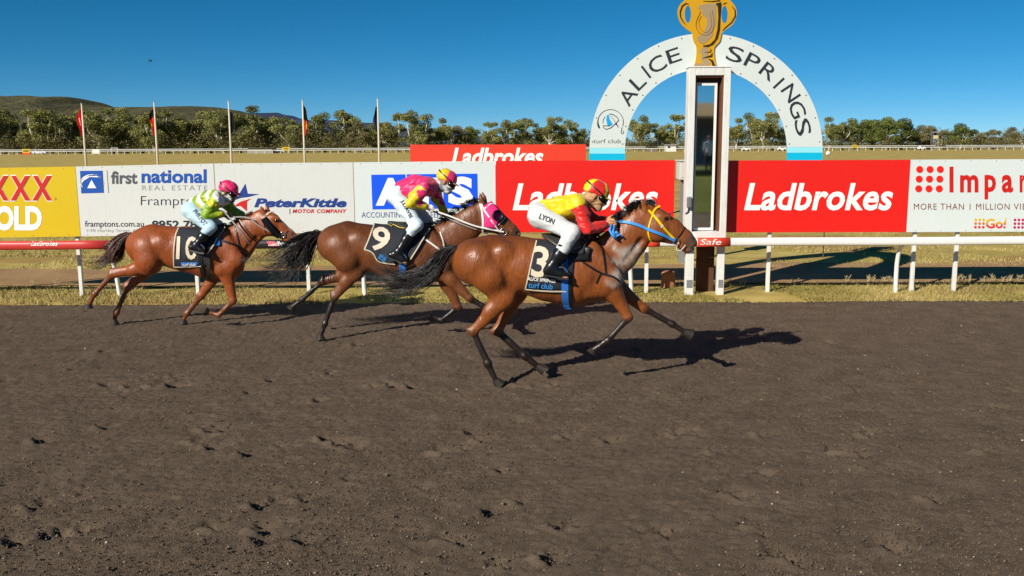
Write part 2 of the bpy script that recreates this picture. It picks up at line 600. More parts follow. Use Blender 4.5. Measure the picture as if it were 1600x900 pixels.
ys = np.concatenate([np.linspace(-3, 4.4, 12), np.arange(4.6, 10.0, 0.022), np.arange(10.0, 14.45, 0.045)])
sheet('racetrack', xs, ys, track_z, M_dirt)

# loose clods lying on the dirt
def clods():
    n = 75000
    t = rng.random(n)
    Y = 4.9 + 9.2 * t ** 1.5
    X = rng.uniform(-1, 1, n) * (Y * 0.62 + 0.6)
    Z = np.zeros(n)
    s = 0.003 + 0.0055 * rng.random(n) ** 3
    big = rng.random(n) < 0.02
    s[big] *= 1.9
    oc = np.array([(1, 0, 0), (-1, 0, 0), (0, 1, 0), (0, -1, 0), (0, 0, 1), (0, 0, -0.6)], float)
    V = oc[None] * s[:, None, None] * rng.uniform(0.6, 1.35, (n, 6, 1))
    V += np.stack([X, Y, Z + s * 0.5], -1)[:, None]
    f = np.array([(0, 2, 4), (2, 1, 4), (1, 3, 4), (3, 0, 4), (2, 0, 5), (1, 2, 5), (3, 1, 5), (0, 3, 5)])
    Fq = (np.arange(n)[:, None, None] * 6 + f[None]).reshape(-1, 3)
    tone = rng.uniform(0.7, 1.25, n)
    pale = rng.random(n) < 0.02
    C = np.array(S('#6c5d4e'))[None] * tone[:, None]
    C[pale] = np.array(S('#b0a18c'))
    o = mesh('dirt_clods', V.reshape(-1, 3), Fq, attr_mat('clod_dirt', 0.95, 0.1, 0.2), cols=np.repeat(C, 6, 0))
    tag(o, 'loose dirt crumbs scattered over the brown racetrack', 'dirt clods', kind='stuff')
clods()

# --- infield
xs = np.concatenate([np.linspace(-1500, -40, 20), np.linspace(-35, 35, 70), np.linspace(40, 1500, 20)])
ys = np.concatenate([np.arange(14.3, 30, 0.4), np.linspace(31, 330, 60)])
def infield_z(X, Y):
    V = np.stack([X, Y, X * 0], -1)
    return 0.02 + 0.012 * nz(V, 1.1, 11, 2) * np.clip((Y - 14.3) / 0.6, 0, 1) - 0.05 * np.clip(14.7 - Y, 0, 0.4) / 0.4
sheet('infield_grass', xs, ys, infield_z, M_grass)
# sandy service path behind the boards
def strip(name, pts_lo, pts_hi, z, mat):
    n = len(pts_lo)
    V = [(x, y, z) for x, y in pts_lo] + [(x, y, z) for x, y in pts_hi]
    Fq = [(i, i + 1, n + i + 1, n + i) for i in range(n - 1)]
    return tag(mesh(name, V, Fq, mat), kind='structure')
xx = np.linspace(-60, 60, 500)
e = np.stack([xx, xx * 0, xx * 0], -1)
lo = list(zip(xx, 16.15 + 0.22 * nz(e, 2.2, 21, 4)))
hi = list(zip(xx, 18.9 + 0.4 * nz(e, 1.2, 22, 4) + np.clip(-xx, 0, 3) * -0.12))
strip('service_path', lo, hi, 0.036, M_sand)
far_lo = list(zip(xx * 6, 64 + 3 * nz(e, 0.3, 25, 3))); far_hi = list(zip(xx * 6, 71 + 3 * nz(e, 0.3, 26, 3)))
strip('path', far_lo, far_hi, 0.037, ground_mat('trodden_turf', [(0.3, '#94793f'), (0.5, '#a3854a'), (0.7, '#b09353')], 0.7))

# grass blades: foot of the rail and the strip beyond the path
def blades():
    pts = []
    def band(n, x0, x1, y0, y1, h0, h1, dens=None):
        x = rng.uniform(x0, x1, n); y = y0 + (y1 - y0) * rng.random(n)
        k = nz(np.stack([x, y, x * 0], -1), 1.6, 31, 3) > (dens if dens is not None else -9)
        x, y = x[k], y[k]
        pts.append(np.stack([x, y, rng.uniform(h0, h1, len(x))], 1))
    band(34000, -12, 12, 14.3, 16.2, 0.02, 0.075, -0.3)
    band(26000, -14, 16, 18.4, 22.0, 0.02, 0.07, -0.1)
    band(15000, -18, 20, 22.0, 30.0, 0.03, 0.08, -0.2)
    band(2500, -13, 13, 16.2, 18.6, 0.015, 0.04, 0.35)
    p = np.vstack(pts); n = len(p)
    a = rng.uniform(0, 6.28, n); w = rng.uniform(0.004, 0.010, n) * (p[:, 1] / 15)
    lean = rng.normal(0, 0.5, (n, 2)) * p[:, 2:3]
    b0 = np.stack([p[:, 0] - w * np.cos(a), p[:, 1] - w * np.sin(a), np.full(n, 0.015)], 1)
    b1 = np.stack([p[:, 0] + w * np.cos(a), p[:, 1] + w * np.sin(a), np.full(n, 0.015)], 1)
    tp = np.stack([p[:, 0] + lean[:, 0], p[:, 1] + lean[:, 1], 0.02 + p[:, 2]], 1)
    V = np.stack([b0, b1, tp], 1).reshape(-1, 3)
    Fq = np.arange(3 * n).reshape(n, 3)
    g = np.array(S('#716b36')); d = np.array(S('#b9a670')); mixv = np.clip(0.5 + 0.6 * nz(p * [1, 1, 0], 0.9, 33, 3) + rng.normal(0, 0.22, n), 0, 1)[:, None]
    C = g * (1 - mixv) + d * mixv
    o = mesh('grass_blades', V, Fq, attr_mat('grass_blade', 0.8, 0.2, 0.2), cols=np.repeat(C, 3, 0))
    tag(o, 'short half dry grass along the rail and behind the boards', 'grass', kind='stuff')
blades()

# --- hills
def hill(name, prof, Y, depth, col, seed, dots):
    pr = np.array([(P(x, y, Y).x, P(x, y, Y).z) for x, y in prof])
    xs = np.linspace(pr[0, 0], pr[-1, 0], 420)
    zr = np.interp(xs, pr[:, 0], pr[:, 1])
    e = np.stack([xs, xs * 0, xs * 0], -1)
    zr = zr + Y * 0.0015 * nz(e, 0.05 * 1500 / Y, seed, 3)
    t = np.concatenate([np.linspace(0, 1, 60), np.linspace(1.03, 1.6, 10)])
    X = np.repeat(xs[:, None], len(t), 1)
    Yy = np.repeat((Y - depth + depth * t)[None], len(xs), 0)
    up = np.where(t <= 1, np.sin(np.clip(t, 0, 1) * math.pi / 2) ** 1.1, 1 - (t - 1) * 1.4)
    Z = zr[:, None] * up[None]
    V = np.stack([X, Yy, Z], -1)
    gul = nz(V * [1, 0.35, 0], 0.016 * 1500 / Y, seed + 1, 4)
    Z = Z * (1 + 0.22 * gul * np.sin(np.clip(t, 0, 1) * math.pi)[None]) - 1.5
    V = np.stack([X, Yy, Z], -1).reshape(-1, 3)
    i = np.arange(len(xs) * len(t)).reshape(len(xs), len(t))
    Fq = np.stack([i[:-1, :-1], i[1:, :-1], i[1:, 1:], i[:-1, 1:]], -1).reshape(-1, 4)
    m, nt, b = nodes(name + '_scrub')
    tc = N(nt, 'ShaderNodeTexCoord')
    n1 = N(nt, 'ShaderNodeTexNoise', Scale=dots, Detail=8.0, Roughness=0.75)
    n2 = N(nt, 'ShaderNodeTexVoronoi', Scale=dots * 3.5)
    nt.links.new(tc.outputs['Object'], n1.inputs['Vector']); nt.links.new(tc.outputs['Object'], n2.inputs['Vector'])
    cr = N(nt, 'ShaderNodeValToRGB'); el = cr.color_ramp.elements
    el[0].position = 0.38; el[0].color = (*S(col[0]), 1); el[1].position = 0.62; el[1].color = (*S(col[1]), 1)
    nt.links.new(n1.outputs['Fac'], cr.inputs[0])
    c2 = N(nt, 'ShaderNodeValToRGB'); c2.color_ramp.elements[0].position = 0.25; c2.color_ramp.elements[1].position = 0.5
    nt.links.new(n2.outputs['Distance'], c2.inputs[0])
    mx = N(nt, 'ShaderNodeMixRGB'); mx.inputs[1].default_value = (*S(col[2]), 1)
    nt.links.new(c2.outputs[0], mx.inputs[0]); nt.links.new(cr.outputs[0], mx.inputs[2])
    nt.links.new(mx.outputs[0], b.inputs['Base Color'])
    b.inputs['Roughness'].default_value = 1.0; b.inputs['Specular IOR Level'].default_value = 0.0
    return tag(mesh(name, V, Fq, m, smooth=True), kind='structure')
hill('hills', [(-420, 175), (-200, 156), (-60, 151), (0, 149), (25, 150), (60, 152), (100, 153), (130, 157), (160, 160), (185, 168), (210, 169), (235, 168), (265, 168.5), (285, 166),
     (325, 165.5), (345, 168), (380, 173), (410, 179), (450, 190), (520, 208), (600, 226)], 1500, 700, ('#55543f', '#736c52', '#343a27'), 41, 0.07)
hill('hills', [(300, 200), (380, 186), (415, 176.5), (432, 173.5), (450, 178), (480, 186), (520, 191.5), (560, 195), (610, 197), (680, 207), (760, 213), (900, 219), (1000, 225)], 3600, 1500, ('#4a5570', '#525c74', '#3f4a63'), 47, 0.03)  # far ridge: blue of distance haze painted into its colours

# --- trees
M_bark = paint('gum_bark', '#d0c6b4', 0.8, 0.2, 0.35, 1.2)
M_leaf = attr_mat('gum_leaf', 0.6, 0.3, 0.25, 1.5)
def leaf_cards(centres, radii, n, size, rs, dark, light, flat=0.75):
    """many small leaf sprays filling each clump's volume"""
    nC = len(centres)
    w = np.array(radii) ** 2.2; w /= w.sum()
    ci = rs.choice(nC, n, p=w)
    d = rs.normal(size=(n, 3)); d /= np.linalg.norm(d, axis=1, keepdims=True)
    rad = rs.random(n) ** 0.45
    c = np.array(centres)[ci] + d * (rad * np.array(radii)[ci])[:, None] * [1, 1, flat]
    a = rs.normal(size=(n, 3)); a /= np.linalg.norm(a, axis=1, keepdims=True)
    b = np.cross(a, rs.normal(size=(n, 3))); b /= np.linalg.norm(b, axis=1, keepdims=True)
    s = size * rs.uniform(0.5, 1.3, n)[:, None]
    V = np.stack([c - a * s * 0.5 - b * s * 0.22, c - b * s * 0.30 + a * s * 0.1, c + a * s * 0.6, c + b * s * 0.34], 1).reshape(-1, 3)
    tone = rs.random(nC)[ci] * 0.65 + rs.random(n) * 0.35
    C = np.array(S(dark)) * (1 - tone[:, None]) + np.array(S(light)) * tone[:, None]
    return V, np.repeat(C, 4, 0), 4 * n

def tree_parts(seed, kind):
    rs = np.random.default_rng(seed)
    tr = MB()
    cen, rad = [], []
    H = 15.0
    if kind == 'gum':
        fork = rs.uniform(2.2, 4.5)
        lean = rs.normal(0, 0.5, 2)
        f0 = np.array([lean[0], lean[1], fork])
        tr.tube([(0, 0, -0.3), (lean[0] * 0.4, lean[1] * 0.4, fork * 0.5), f0], [0.5, 0.4, 0.34], 7)
        nl = rs.integers(4, 7)
        for q in range(nl):
            an = 6.28 * q / nl + rs.uniform(-0.4, 0.4)
            out = rs.uniform(1.6, 4.6); top = rs.uniform(7.5, 13.2) if q else 13.2
            if q == 0: out *= 0.35
            e = np.array([out * math.cos(an), out * math.sin(an), top]) + [lean[0], lean[1], 0]
            mid = f0 * 0.5 + e * 0.5 + rs.normal(0, 0.5, 3) + [0.25 * (e[0] - f0[0]), 0.25 * (e[1] - f0[1]), -0.4]
            tr.tube(cat([f0 - [0, 0, 0.1], mid, e], 4), list(np.linspace(0.27, 0.06, 9)), 5)
            for _ in range(rs.integers(2, 5)):
                t = rs.uniform(0.45, 1.0)
                p = f0 * (1 - t) ** 2 + 2 * t * (1 - t) * mid + e * t * t
                o = p + rs.normal(0, 1.0, 3) * [1.4, 1.4, 0.7]
                tr.tube([p, (p + o) / 2 + [0, 0, 0.15], o], [0.06, 0.045, 0.02], 4, False)
                cen.append(o); rad.append(rs.uniform(1.0, 1.9))
            cen.append(e); rad.append(rs.uniform(1.4, 2.2))
        for _ in range(6):
            an = rs.uniform(0, 6.28); o = np.array([math.cos(an) * 3.0, math.sin(an) * 3.0, rs.uniform(2.6, 6.5)])
            cen.append(o); rad.append(rs.uniform(1.2, 2.0))
            tr.tube([f0 * [1, 1, 0.9], (f0 + o) / 2, o], [0.1, 0.07, 0.03], 4, False)
        n, dk, lt, sz = 7600, '#50542a', '#a2a05a', 0.46
    elif kind == 'broad':
        tr.tube([(0, 0, -0.3), (0.2, 0, 3)], [0.5, 0.35], 7)
        for q in range(16):
            an = rs.uniform(0, 6.28); o = np.array([math.cos(an) * rs.uniform(0.5, 5.2), math.sin(an) * rs.uniform(0.5, 5.2), 0])
            o[2] = rs.uniform(4.0, 13.5 - 0.28 * (o[0] ** 2 + o[1] ** 2) * 0.7)
            tr.tube([(0.2, 0, 2.6), (o[0] * 0.4, o[1] * 0.4, o[2] * 0.5 + 1.4), o], [0.2, 0.13, 0.04], 5, False)
            cen.append(o); rad.append(rs.uniform(1.5, 2.3))
        n, dk, lt, sz = 8000, '#3b4520', '#768038', 0.48
    else:                                                       # scrubby, brownish, branching from the ground
        for q in range(15):
            an = rs.uniform(0, 6.28); o = np.array([math.cos(an) * rs.uniform(0.5, 6), math.sin(an) * rs.uniform(0.5, 4), 0])
            o[2] = rs.uniform(2.0, 12.5 - 0.22 * o[0] ** 2)
            tr.tube([(o[0] * 0.15, o[1] * 0.15, -0.3), (o[0] * 0.5, o[1] * 0.5, o[2] * 0.5), o], [0.16, 0.1, 0.03], 5, False)
            cen.append(o); rad.append(rs.uniform(1.3, 2.3))
        n, dk, lt, sz = 7600, '#524c33', '#8f8658', 0.44
    V, C, _ = leaf_cards(cen, rad, n, sz, rs, dk, lt, 0.8)
    V[:, 2] = np.maximum(V[:, 2], 0.05)
    sc = 15.0 / V[:, 2].max()
    V *= sc
    tv = np.array(tr.v) * sc
    a = bpy.data.meshes.new('trunk'); a.from_pydata(tv.tolist(), [], tr.f); a.materials.append(M_bark)
    a.polygons.foreach_set('use_smooth', np.ones(len(a.polygons), dtype=bool))
    o = mesh('crown', V, np.arange(len(V)).reshape(-1, 4), M_leaf, cols=C)
    b = o.data
    bpy.data.objects.remove(o)
    return a, b
VAR = {'gum': [tree_parts(s, 'gum') for s in (3, 5, 8, 13, 21, 34)], 'broad': [tree_parts(s, 'broad') for s in (4, 9)], 'scrub': [tree_parts(s, 'scrub') for s in (6, 11, 17)]}

FLAGX = [('left of the first flagpole', -999, 124), ('right of the first flagpole', 124, 238), ('right of the second flagpole', 238, 357),
         ('right of the third flagpole', 357, 474), ('right of the fourth flagpole', 474, 590), ('left of the far red board', 590, 645),
         ('above the far red board', 645, 915), ('under the left arch half', 915, 1080), ('under the right arch half', 1080, 1235),
         ('just right of the white arch', 1235, 1345), ('left of the judges tower', 1345, 1458), ('right of the judges tower', 1458, 3000)]
KINDLAB = {'gum': ('pale trunked gum from the left', 'gum_tree'), 'broad': ('dense dark green tree from the left', 'shade_tree'), 'scrub': ('brownish scrubby tree from the left', 'scrub_tree')}
tree_n = 0
TCOUNT = {}
def tree(px, top, kind='gum', Y=None, var=None, wide=1.0, base_px=238.5):
    global tree_n
    tree_n += 1
    Y = Y or 318 + (tree_n * 37 % 30)
    base = P(px, 238, Y)
    h = P(px, top, Y).z + 0.1
    where = next(w for w, a, b in FLAGX if a <= px < b)
    lab, nm = KINDLAB[kind]
    key = (where, kind); TCOUNT[key] = TCOUNT.get(key, 0) + 1
    r = thing(nm, ['first ', 'second ', 'third ', 'fourth ', 'fifth ', 'sixth ', 'seventh ', 'eighth ', 'ninth ', 'tenth ', 'eleventh ', 'twelfth '][TCOUNT[key] - 1] + lab + ', ' + where, 'tree', (base.x, Y, 0.0), 'trees along the far side of the course')
    v = VAR[kind][(var if var is not None else tree_n) % len(VAR[kind])]
    s = h / 15.0
    for part, me in zip(('trunk', 'crown'), v):
        o = bpy.data.objects.new(part, me); COL.objects.link(o); o.parent = r
    r.scale = (s * wide, s * wide, s)
    r.rotation_euler[2] = (tree_n * 2.399) % 6.283
for px, top, *k in [(-60, 172), (-25, 166), (8, 168), (36, 176), (58, 170), (82, 171), (104, 178), (128, 171), (152, 176), (178, 168), (200, 178), (222, 178), (243, 173), (262, 172),
        (284, 180), (304, 176), (330, 172), (352, 170), (376, 178), (402, 164, 'gum'), (428, 186), (452, 181), (478, 192), (509, 174), (536, 171), (560, 190, 'scrub'), (582, 193), (604, 190),
        (624, 176), (643, 171), (664, 197, 'scrub'), (690, 184), (712, 196, 'scrub'), (734, 197, 'broad'), (768, 190), (792, 186), (818, 184), (838, 192), (862, 186), (872, 181), (895, 198), (912, 200), (940, 198),
        (960, 202), (1004, 179), (1030, 192), (1056, 178), (1084, 184), (1110, 190), (1150, 184), (1168, 175), (1192, 184), (1208, 174), (1232, 186), (1262, 190), (1294, 182), (1316, 190), (1340, 184, 'broad'), (1362, 186, 'broad'),
        (1384, 182, 'broad'), (1408, 184, 'broad'), (1434, 195, 'scrub'), (1452, 196, 'scrub'), (1475, 203, 'scrub'), (1500, 192, 'broad'), (1528, 207, 'scrub'), (1552, 202, 'scrub'), (1580, 198, 'scrub'), (1604, 192, 'scrub'), (1640, 196), (1680, 190, 'scrub')]:
    tree(px, top, k[0] if k else 'gum', wide=(1.3 if px < 480 else 1.15) * (1.2 if k and k[0] != 'gum' else 1.0))

def undergrowth():
    rs = np.random.default_rng(5)
    cen, rad = [], []
    for x in np.arange(-60, 1700, 7.0):
        for _ in range(2):
            Y = rs.uniform(312, 352); p = P(x + rs.uniform(-5, 5), 238, Y)
            hh = rs.uniform(1.0, 4.5) if x < 1440 else rs.uniform(3, 6.5)
            if x < 620: hh *= 1.8
            cen.append((p.x, Y, hh * 0.55)); rad.append(hh * 0.8)
    V, C, _ = leaf_cards(cen, rad, 52000, 0.55, rs, '#3d3b23', '#77703f', 0.7)
    V[:, 2] = np.maximum(V[:, 2], 0.02)
    o = mesh('undergrowth', V, np.arange(len(V)).reshape(-1, 4), M_leaf, cols=C)
    cen, rad = [], []
    for x in np.arange(-80, 1720, 8.0):
        Y = rs.uniform(356, 392); p = P(x + rs.uniform(-6, 6), 238, Y); top = (9.5 if x < 640 else 7.5) * rs.uniform(0.6, 1.15)
        for q in range(4): cen.append((p.x + rs.uniform(-2, 2), Y, top * (0.2 + 0.22 * q))); rad.append(top * 0.26 * rs.uniform(0.8, 1.3))
    V2, C2, _ = leaf_cards(cen, rad, 75000, 0.55, rs, '#3f4226', '#7a7a48', 0.9)
    V2[:, 2] = np.maximum(V2[:, 2], 0.02)
    w_ = mesh('woodland', V2, np.arange(len(V2)).reshape(-1, 4), M_leaf, cols=C2)
    tag(w_, 'continuous belt of grey green bush behind the far trees', 'woodland', kind='stuff')
    tag(o, 'dark scrub growing between the trunks of the far trees', 'scrub', kind='stuff')
undergrowth()
# ================================================================== BOARDS, RAIL, FINISHING POST
M_white = paint('white_board', '#d2d4cf', 0.4, 0.4, 0.03, 1.5, grime=0.10)
M_white2 = paint('cool_white_board', '#d2dad7', 0.4, 0.4, 0.02, 1.5, grime=0.05)
M_post = paint('white_post_paint', '#dcdcd6', 0.5, 0.4, 0.08, 9, bump=0.15, grime=0.35)
M_rail = paint('rail_plastic', '#ece9e2', 0.35, 0.5, 0.03, 3, grime=0.12)
M_red = paint('red_board', '#e02018', 0.42, 0.4, 0.04, 2, grime=0.04)
M_red2 = paint('orange_red_board', '#d93c28', 0.55, 0.3, 0.05, 1)
M_yel = paint('yellow_board', '#d3b404', 0.42, 0.4, 0.05, 1.2, grime=0.05)
M_ink = paint('black_ink', '#2c3138', 0.5, 0.3, 0.1)
M_grey = paint('grey_ink', '#55565a', 0.5, 0.3, 0.1)
M_blue = paint('blue_ink', '#1150a8', 0.5, 0.3, 0.08)
M_blue2 = paint('bright_blue_ink', '#0a55e8', 0.5, 0.3, 0.05)
M_navy = paint('navy_ink', '#1d3c86', 0.5, 0.3, 0.1)
M_redink = paint('red_ink', '#c8201a', 0.5, 0.3, 0.08)
M_dotred = paint('dot_red_ink', '#e2231b', 0.5, 0.3, 0.05)
M_wink = paint('white_ink', '#f1f0ea', 0.5, 0.3, 0.03)
M_brown = paint('brown_ink', '#7a2f22', 0.5, 0.3, 0.1)
M_lgrey = paint('light_grey_ink', '#9b9c9a', 0.5, 0.3, 0.1)
M_screw = paint('screw_metal', '#8a8f90', 0.4, 0.5, 0.1, metal=0.7)
M_edge = paint('board_edge', '#b9b8b0', 0.5, 0.4, 0.1)
M_gal = paint('galvanised_steel', '#a3a8ab', 0.45, 0.5, 0.12, 14, metal=0.6)

def board(label, x0, x1, yt0, yt1, yb0, yb1, mat, Y=YB, posts=(), name='sponsor_board', edge=True, screws=True, group='sponsor boards along the rail'):
    """sheet board on its frame; corners sighted, edges upright in the world"""
    a, b = P(x0, yt0, Y), P(x1, yt1, Y)
    za, zb = P(x0 + (800 - x0) * 0.012, yb0, Y).z, P(x1 + (800 - x1) * 0.012, yb1, Y).z
    r = thing(name, label, 'board', ((a.x + b.x) / 2, Y, 0.0), group)
    T = 0.018
    v = []
    for yy in (Y, Y + T):
        v += [(a.x, yy, za), (b.x, yy, zb), (b.x, yy, b.z), (a.x, yy, a.z)]
    mesh('panel', v, [(0, 1, 2, 3), (7, 6, 5, 4), (0, 4, 5, 1), (1, 5, 6, 2), (2, 6, 7, 3), (3, 7, 4, 0)], mat, r)
    fr = MB()
    for xq in (a.x + 0.02, b.x - 0.06):
        fr.box(xq, xq + 0.04, Y + T + 0.001, Y + T + 0.041, max(za, zb) + 0.02, min(a.z, b.z) - 0.02)
    zm = (za + zb) / 2 + 0.1; zt = (a.z + b.z) / 2 - 0.14
    for zq in (zm, zt): fr.box(a.x + 0.061, b.x - 0.061, Y + T + 0.003, Y + T + 0.039, zq, zq + 0.04)
    fr.build('frame', M_gal, r)
    if screws:
        m = MB()
        k = 7
        for i in range(k):
            t = (i + 0.35) / k
            for za_, zb_, dz in ((a.z, b.z, -0.025), (za, zb, 0.025)):
                x = a.x + (b.x - a.x) * t; z = za_ + (zb_ - za_) * t + dz
                m.box(x - 0.006, x + 0.006, Y - 0.003, Y + 0.004, z - 0.006, z + 0.006)
        tag(m.build('screw_heads', M_screw, r), kind='stuff')
    for px in posts:
        p = P(px, 440, Y + 0.07)
        boxobj('post', p.x - 0.03, p.x + 0.03, Y + 0.062, Y + 0.122, -0.1, (a.z + b.z) / 2 - 0.05, M_post, r, bevel=0.006)
    return r

YI = YB - 0.004      # painted lettering stands a hair proud of the panel
# 1 yellow
b1 = board('yellow board with red XXXX GOLD lettering cut by the left edge', -80, 117.3, 263.5, 260.3, 372.5, 369.3, M_yel, posts=(-70, 126))
for k in range(4):
    lettering('X', (48.8 - 34 * k, 273.2, 82.4 - 34 * k, 314.8), YI - 0.0005 * k, M_wink, b1, bold=0.05)
    lettering('X', (50.3 - 34 * k, 274.6, 80.9 - 34 * k, 313.4), YI - 0.004 - 0.0005 * k, M_redink, b1, bold=0.035)
lettering('GOLD', (-34, 321.5, 65.5, 360.5), YI, M_wink, b1, bold=0.05)
plate('logo', [ell(86, 310.5, 1.8, 1.8, 10)], YI, 0.004, paint('gold_ink', '#c28a1a'), b1)
# 2 first national
b2 = board('white board reading first national real estate behind horse ten', 118, 333.2, 260.2, 255.4, 369.3, 366.4, M_white, posts=(308,))
lettering('first', (173.5, 267.3, 214.5, 287.6), YI, M_grey, b2, bold=0.028)
lettering('national', (221, 264.4, 322.8, 286.2), YI, M_blue, b2, bold=0.03)
lettering('REAL ESTATE', (222, 289.5, 324, 297.3), YI, M_lgrey, b2, space=1.35)
lettering('Framptons', (220, 306.5, 323, 325.4), YI, M_ink, b2, bold=-0.012)
lettering('framptons.com.au', (132.5, 345, 224.5, 357.2), YI, M_ink, b2, bold=0.004)
lettering('8952 7888', (237, 344.5, 329, 357), YI, M_ink, b2, bold=0.03)
lettering('1/78 Hartley Street, Alice Springs', (135.5, 357.8, 252, 363.8), YI, M_lgrey, b2, bold=-0.01)
plate('divider', [[(166.3, 266), (167.1, 266), (169.8, 301.5), (169, 301.5)]], YI, 0.004, M_lgrey, b2)
lg = plate('logo', [[(125, 267), (160, 266.6), (162, 301), (127, 302)]], YI, 0.004, M_blue, b2)
plate('emblem', [stroke(ell(144, 286, 17.5, 12.5, 20, 150, 392), [1.2] * 5 + [2.6] * 10 + [1.2] * 6), stroke([(124.5, 289), (130, 281), (140, 275), (150, 273.5), (158, 277)], [2.5, 3, 3, 2.2, 1]),
                 [(143, 281), (150.5, 294), (136.5, 294)]], YI - 0.004, 0.004, M_wink, lg)
# 3 Peter Kittle
b3 = board('white board reading PeterKittle motor company with blue and red star', 334.6, 551, 255.4, 253.6, 366.3, 362.8, M_white, posts=(482,))
lettering('PeterKittle', (397, 309.8, 541.5, 324), YI, M_navy, b3, bold=0.045, shear=0.22)
lettering('MOTOR COMPANY', (457, 326.8, 541.5, 333), YI, M_redink, b3, bold=0.03, shear=0.2, space=1.12)
plate('divider', [[(452.3, 326), (453.2, 326), (453.2, 334.5), (452.3, 334.5)]], YI, 0.004, M_grey, b3)
plate('blue_star_half', [[(383.3, 287), (386.8, 302.6), (404.5, 303.3), (388, 307.5), (376, 309), (362.5, 313.5), (372, 306)]], YI, 0.004, M_navy, b3)
plate('red_star_half', [[(392, 310.3), (385.8, 314.5), (385.5, 330), (375.5, 321.5), (364, 322.8), (376, 315)]], YI, 0.004, M_redink, b3)
# 4 ATS
b4 = board('white board with three blue squares reading ATS above accounting lettering', 552.2, 773.8, 253.6, 251.6, 362.8, 362.8, M_white2, posts=(568, 760))
for k, (q, ch, bx) in enumerate([([(580, 273), (633.2, 272.4), (635, 326.4), (582, 327)], 'A', (587, 278, 634, 321.3)), ([(635.6, 272.3), (689.5, 271.8), (691, 325.8), (637.5, 326.3)], 'T', (643, 277.6, 684, 320.8)),
                              ([(691.8, 271.8), (745.6, 271.3), (746.5, 325.2), (693.5, 325.8)], 'S', (700, 275.8, 739, 320.6))]):
    sq = plate('blue_square', [q], YI, 0.004, M_blue2, b4)
    lettering(ch, bx, YI - 0.004, M_wink, sq, bold=0.06)
lettering('ACCOUNTING BOOKKEEPING & TAX', (565, 331.5, 737, 340), YI, M_navy, b4, bold=-0.008)
# 5, 6 Ladbrokes
b5 = board('red Ladbrokes board behind the front jockey, left of the finishing post', 774.6, 1055, 251.4, 250.2, 362.8, 362.8, M_red, posts=(800, 1010))
lettering('Ladbrokes', (801, 286.5, 1028, 329), YI, M_wink, b5, bold=0.026, shear=0.24, space=1.03)
b6 = board('red Ladbrokes board right of the finishing post', 1138, 1422.6, 250.8, 249.6, 363.2, 362.7, M_red, posts=(1200, 1425.5))
lettering('Ladbrokes', (1162.5, 286, 1395.5, 329), YI, M_wink, b6, bold=0.026, shear=0.24, space=1.03)
# 7 Imparja
b7 = board('white board with nine red dots and Imparja lettering at the right edge', 1423.4, 1702, 249.5, 248.2, 362.7, 361.6, M_white2, posts=(1491.5, 1660))
for r_ in range(3):
    for c_ in range(3):
        plate('red_dot', [ell(1437 - 0.8 * r_ + 16.1 * c_, 264.7 + 15.1 * r_, 5.5, 5.5, 18)], YI, 0.004, M_dotred, b7)
for ch, bx in [('I', (1483.5, 260.3, 1489.8, 300.6)), ('m', (1500, 273.3, 1528.8, 300.6)), ('p', (1538.3, 273.3, 1556.3, 311.5)), ('a', (1565.2, 273.1, 1583, 301)), ('r', (1593.2, 273.2, 1605, 300.6)), ('j', (1609, 262, 1617, 311)), ('a', (1624, 273.1, 1642, 301))]:
    lettering(ch, bx, YI, M_redink, b7, bold=0.03)
lettering('MORE THAN 1 MILLION', (1428, 318, 1577.5, 327.7), YI, M_brown, b7, bold=-0.003, space=1.15)
lettering('VIEWERS', (1584, 318, 1641, 327.6), YI, M_brown, b7, bold=-0.003, space=1.15)
M_mag = paint('magenta_ink', '#c0125e', 0.5, 0.3, 0.05)
gcol = [paint('yellow_ink', '#d8b10a'), paint('orange_ink', '#d5702a'), paint('warm_red_ink', '#d53a2c')]
for r_ in range(3):
    for c_ in range(3):
        plate('small_dot', [ell(1524.6 - 0.3 * r_ + 6.1 * c_, 343.3 + 5.8 * r_, 2.1, 2.1, 12)], YI, 0.004, gcol[r_], b7)
        plate('small_dot', [ell(1586 - 0.3 * r_ + 6.1 * c_, 343.6 + 5.8 * r_, 2.1, 2.1, 12)], YI, 0.004, M_mag, b7)
m_go, nt, bs = nodes('go_ink')
tc = N(nt, 'ShaderNodeTexCoord'); sp = N(nt, 'ShaderNodeSeparateXYZ'); cr = N(nt, 'ShaderNodeValToRGB')
nt.links.new(tc.outputs['Generated'], sp.inputs[0]); nt.links.new(sp.outputs['Z'], cr.inputs[0]); nt.links.new(cr.outputs[0], bs.inputs['Base Color'])
cr.color_ramp.elements[0].position = 0.3; cr.color_ramp.elements[0].color = (*S('#d5322a'), 1); cr.color_ramp.elements[1].position = 0.62; cr.color_ramp.elements[1].color = (*S('#d8b10a'), 1)
lettering('Go', (1540, 341.5, 1567, 357), YI, m_go, b7, bold=0.03)
plate('lettering', [[(1572.2, 339), (1571.3, 352), (1567.5, 350)], ell(1569.3, 355, 1.8, 1.8, 10)], YI, 0.004, m_go, b7)
# far red board behind
YF = 26.0
b8 = board('far orange red Ladbrokes board standing behind the main row of boards', 640.5, 915.5, 226, 225.6, 300, 299, M_red2, Y=YF, posts=(660, 780, 900), screws=False, group='sponsor boards behind the rail')
lettering('Ladbrokes', (705.5, 230.8, 849, 258), YF - 0.006, M_wink, b8, bold=0.03, shear=0.24)

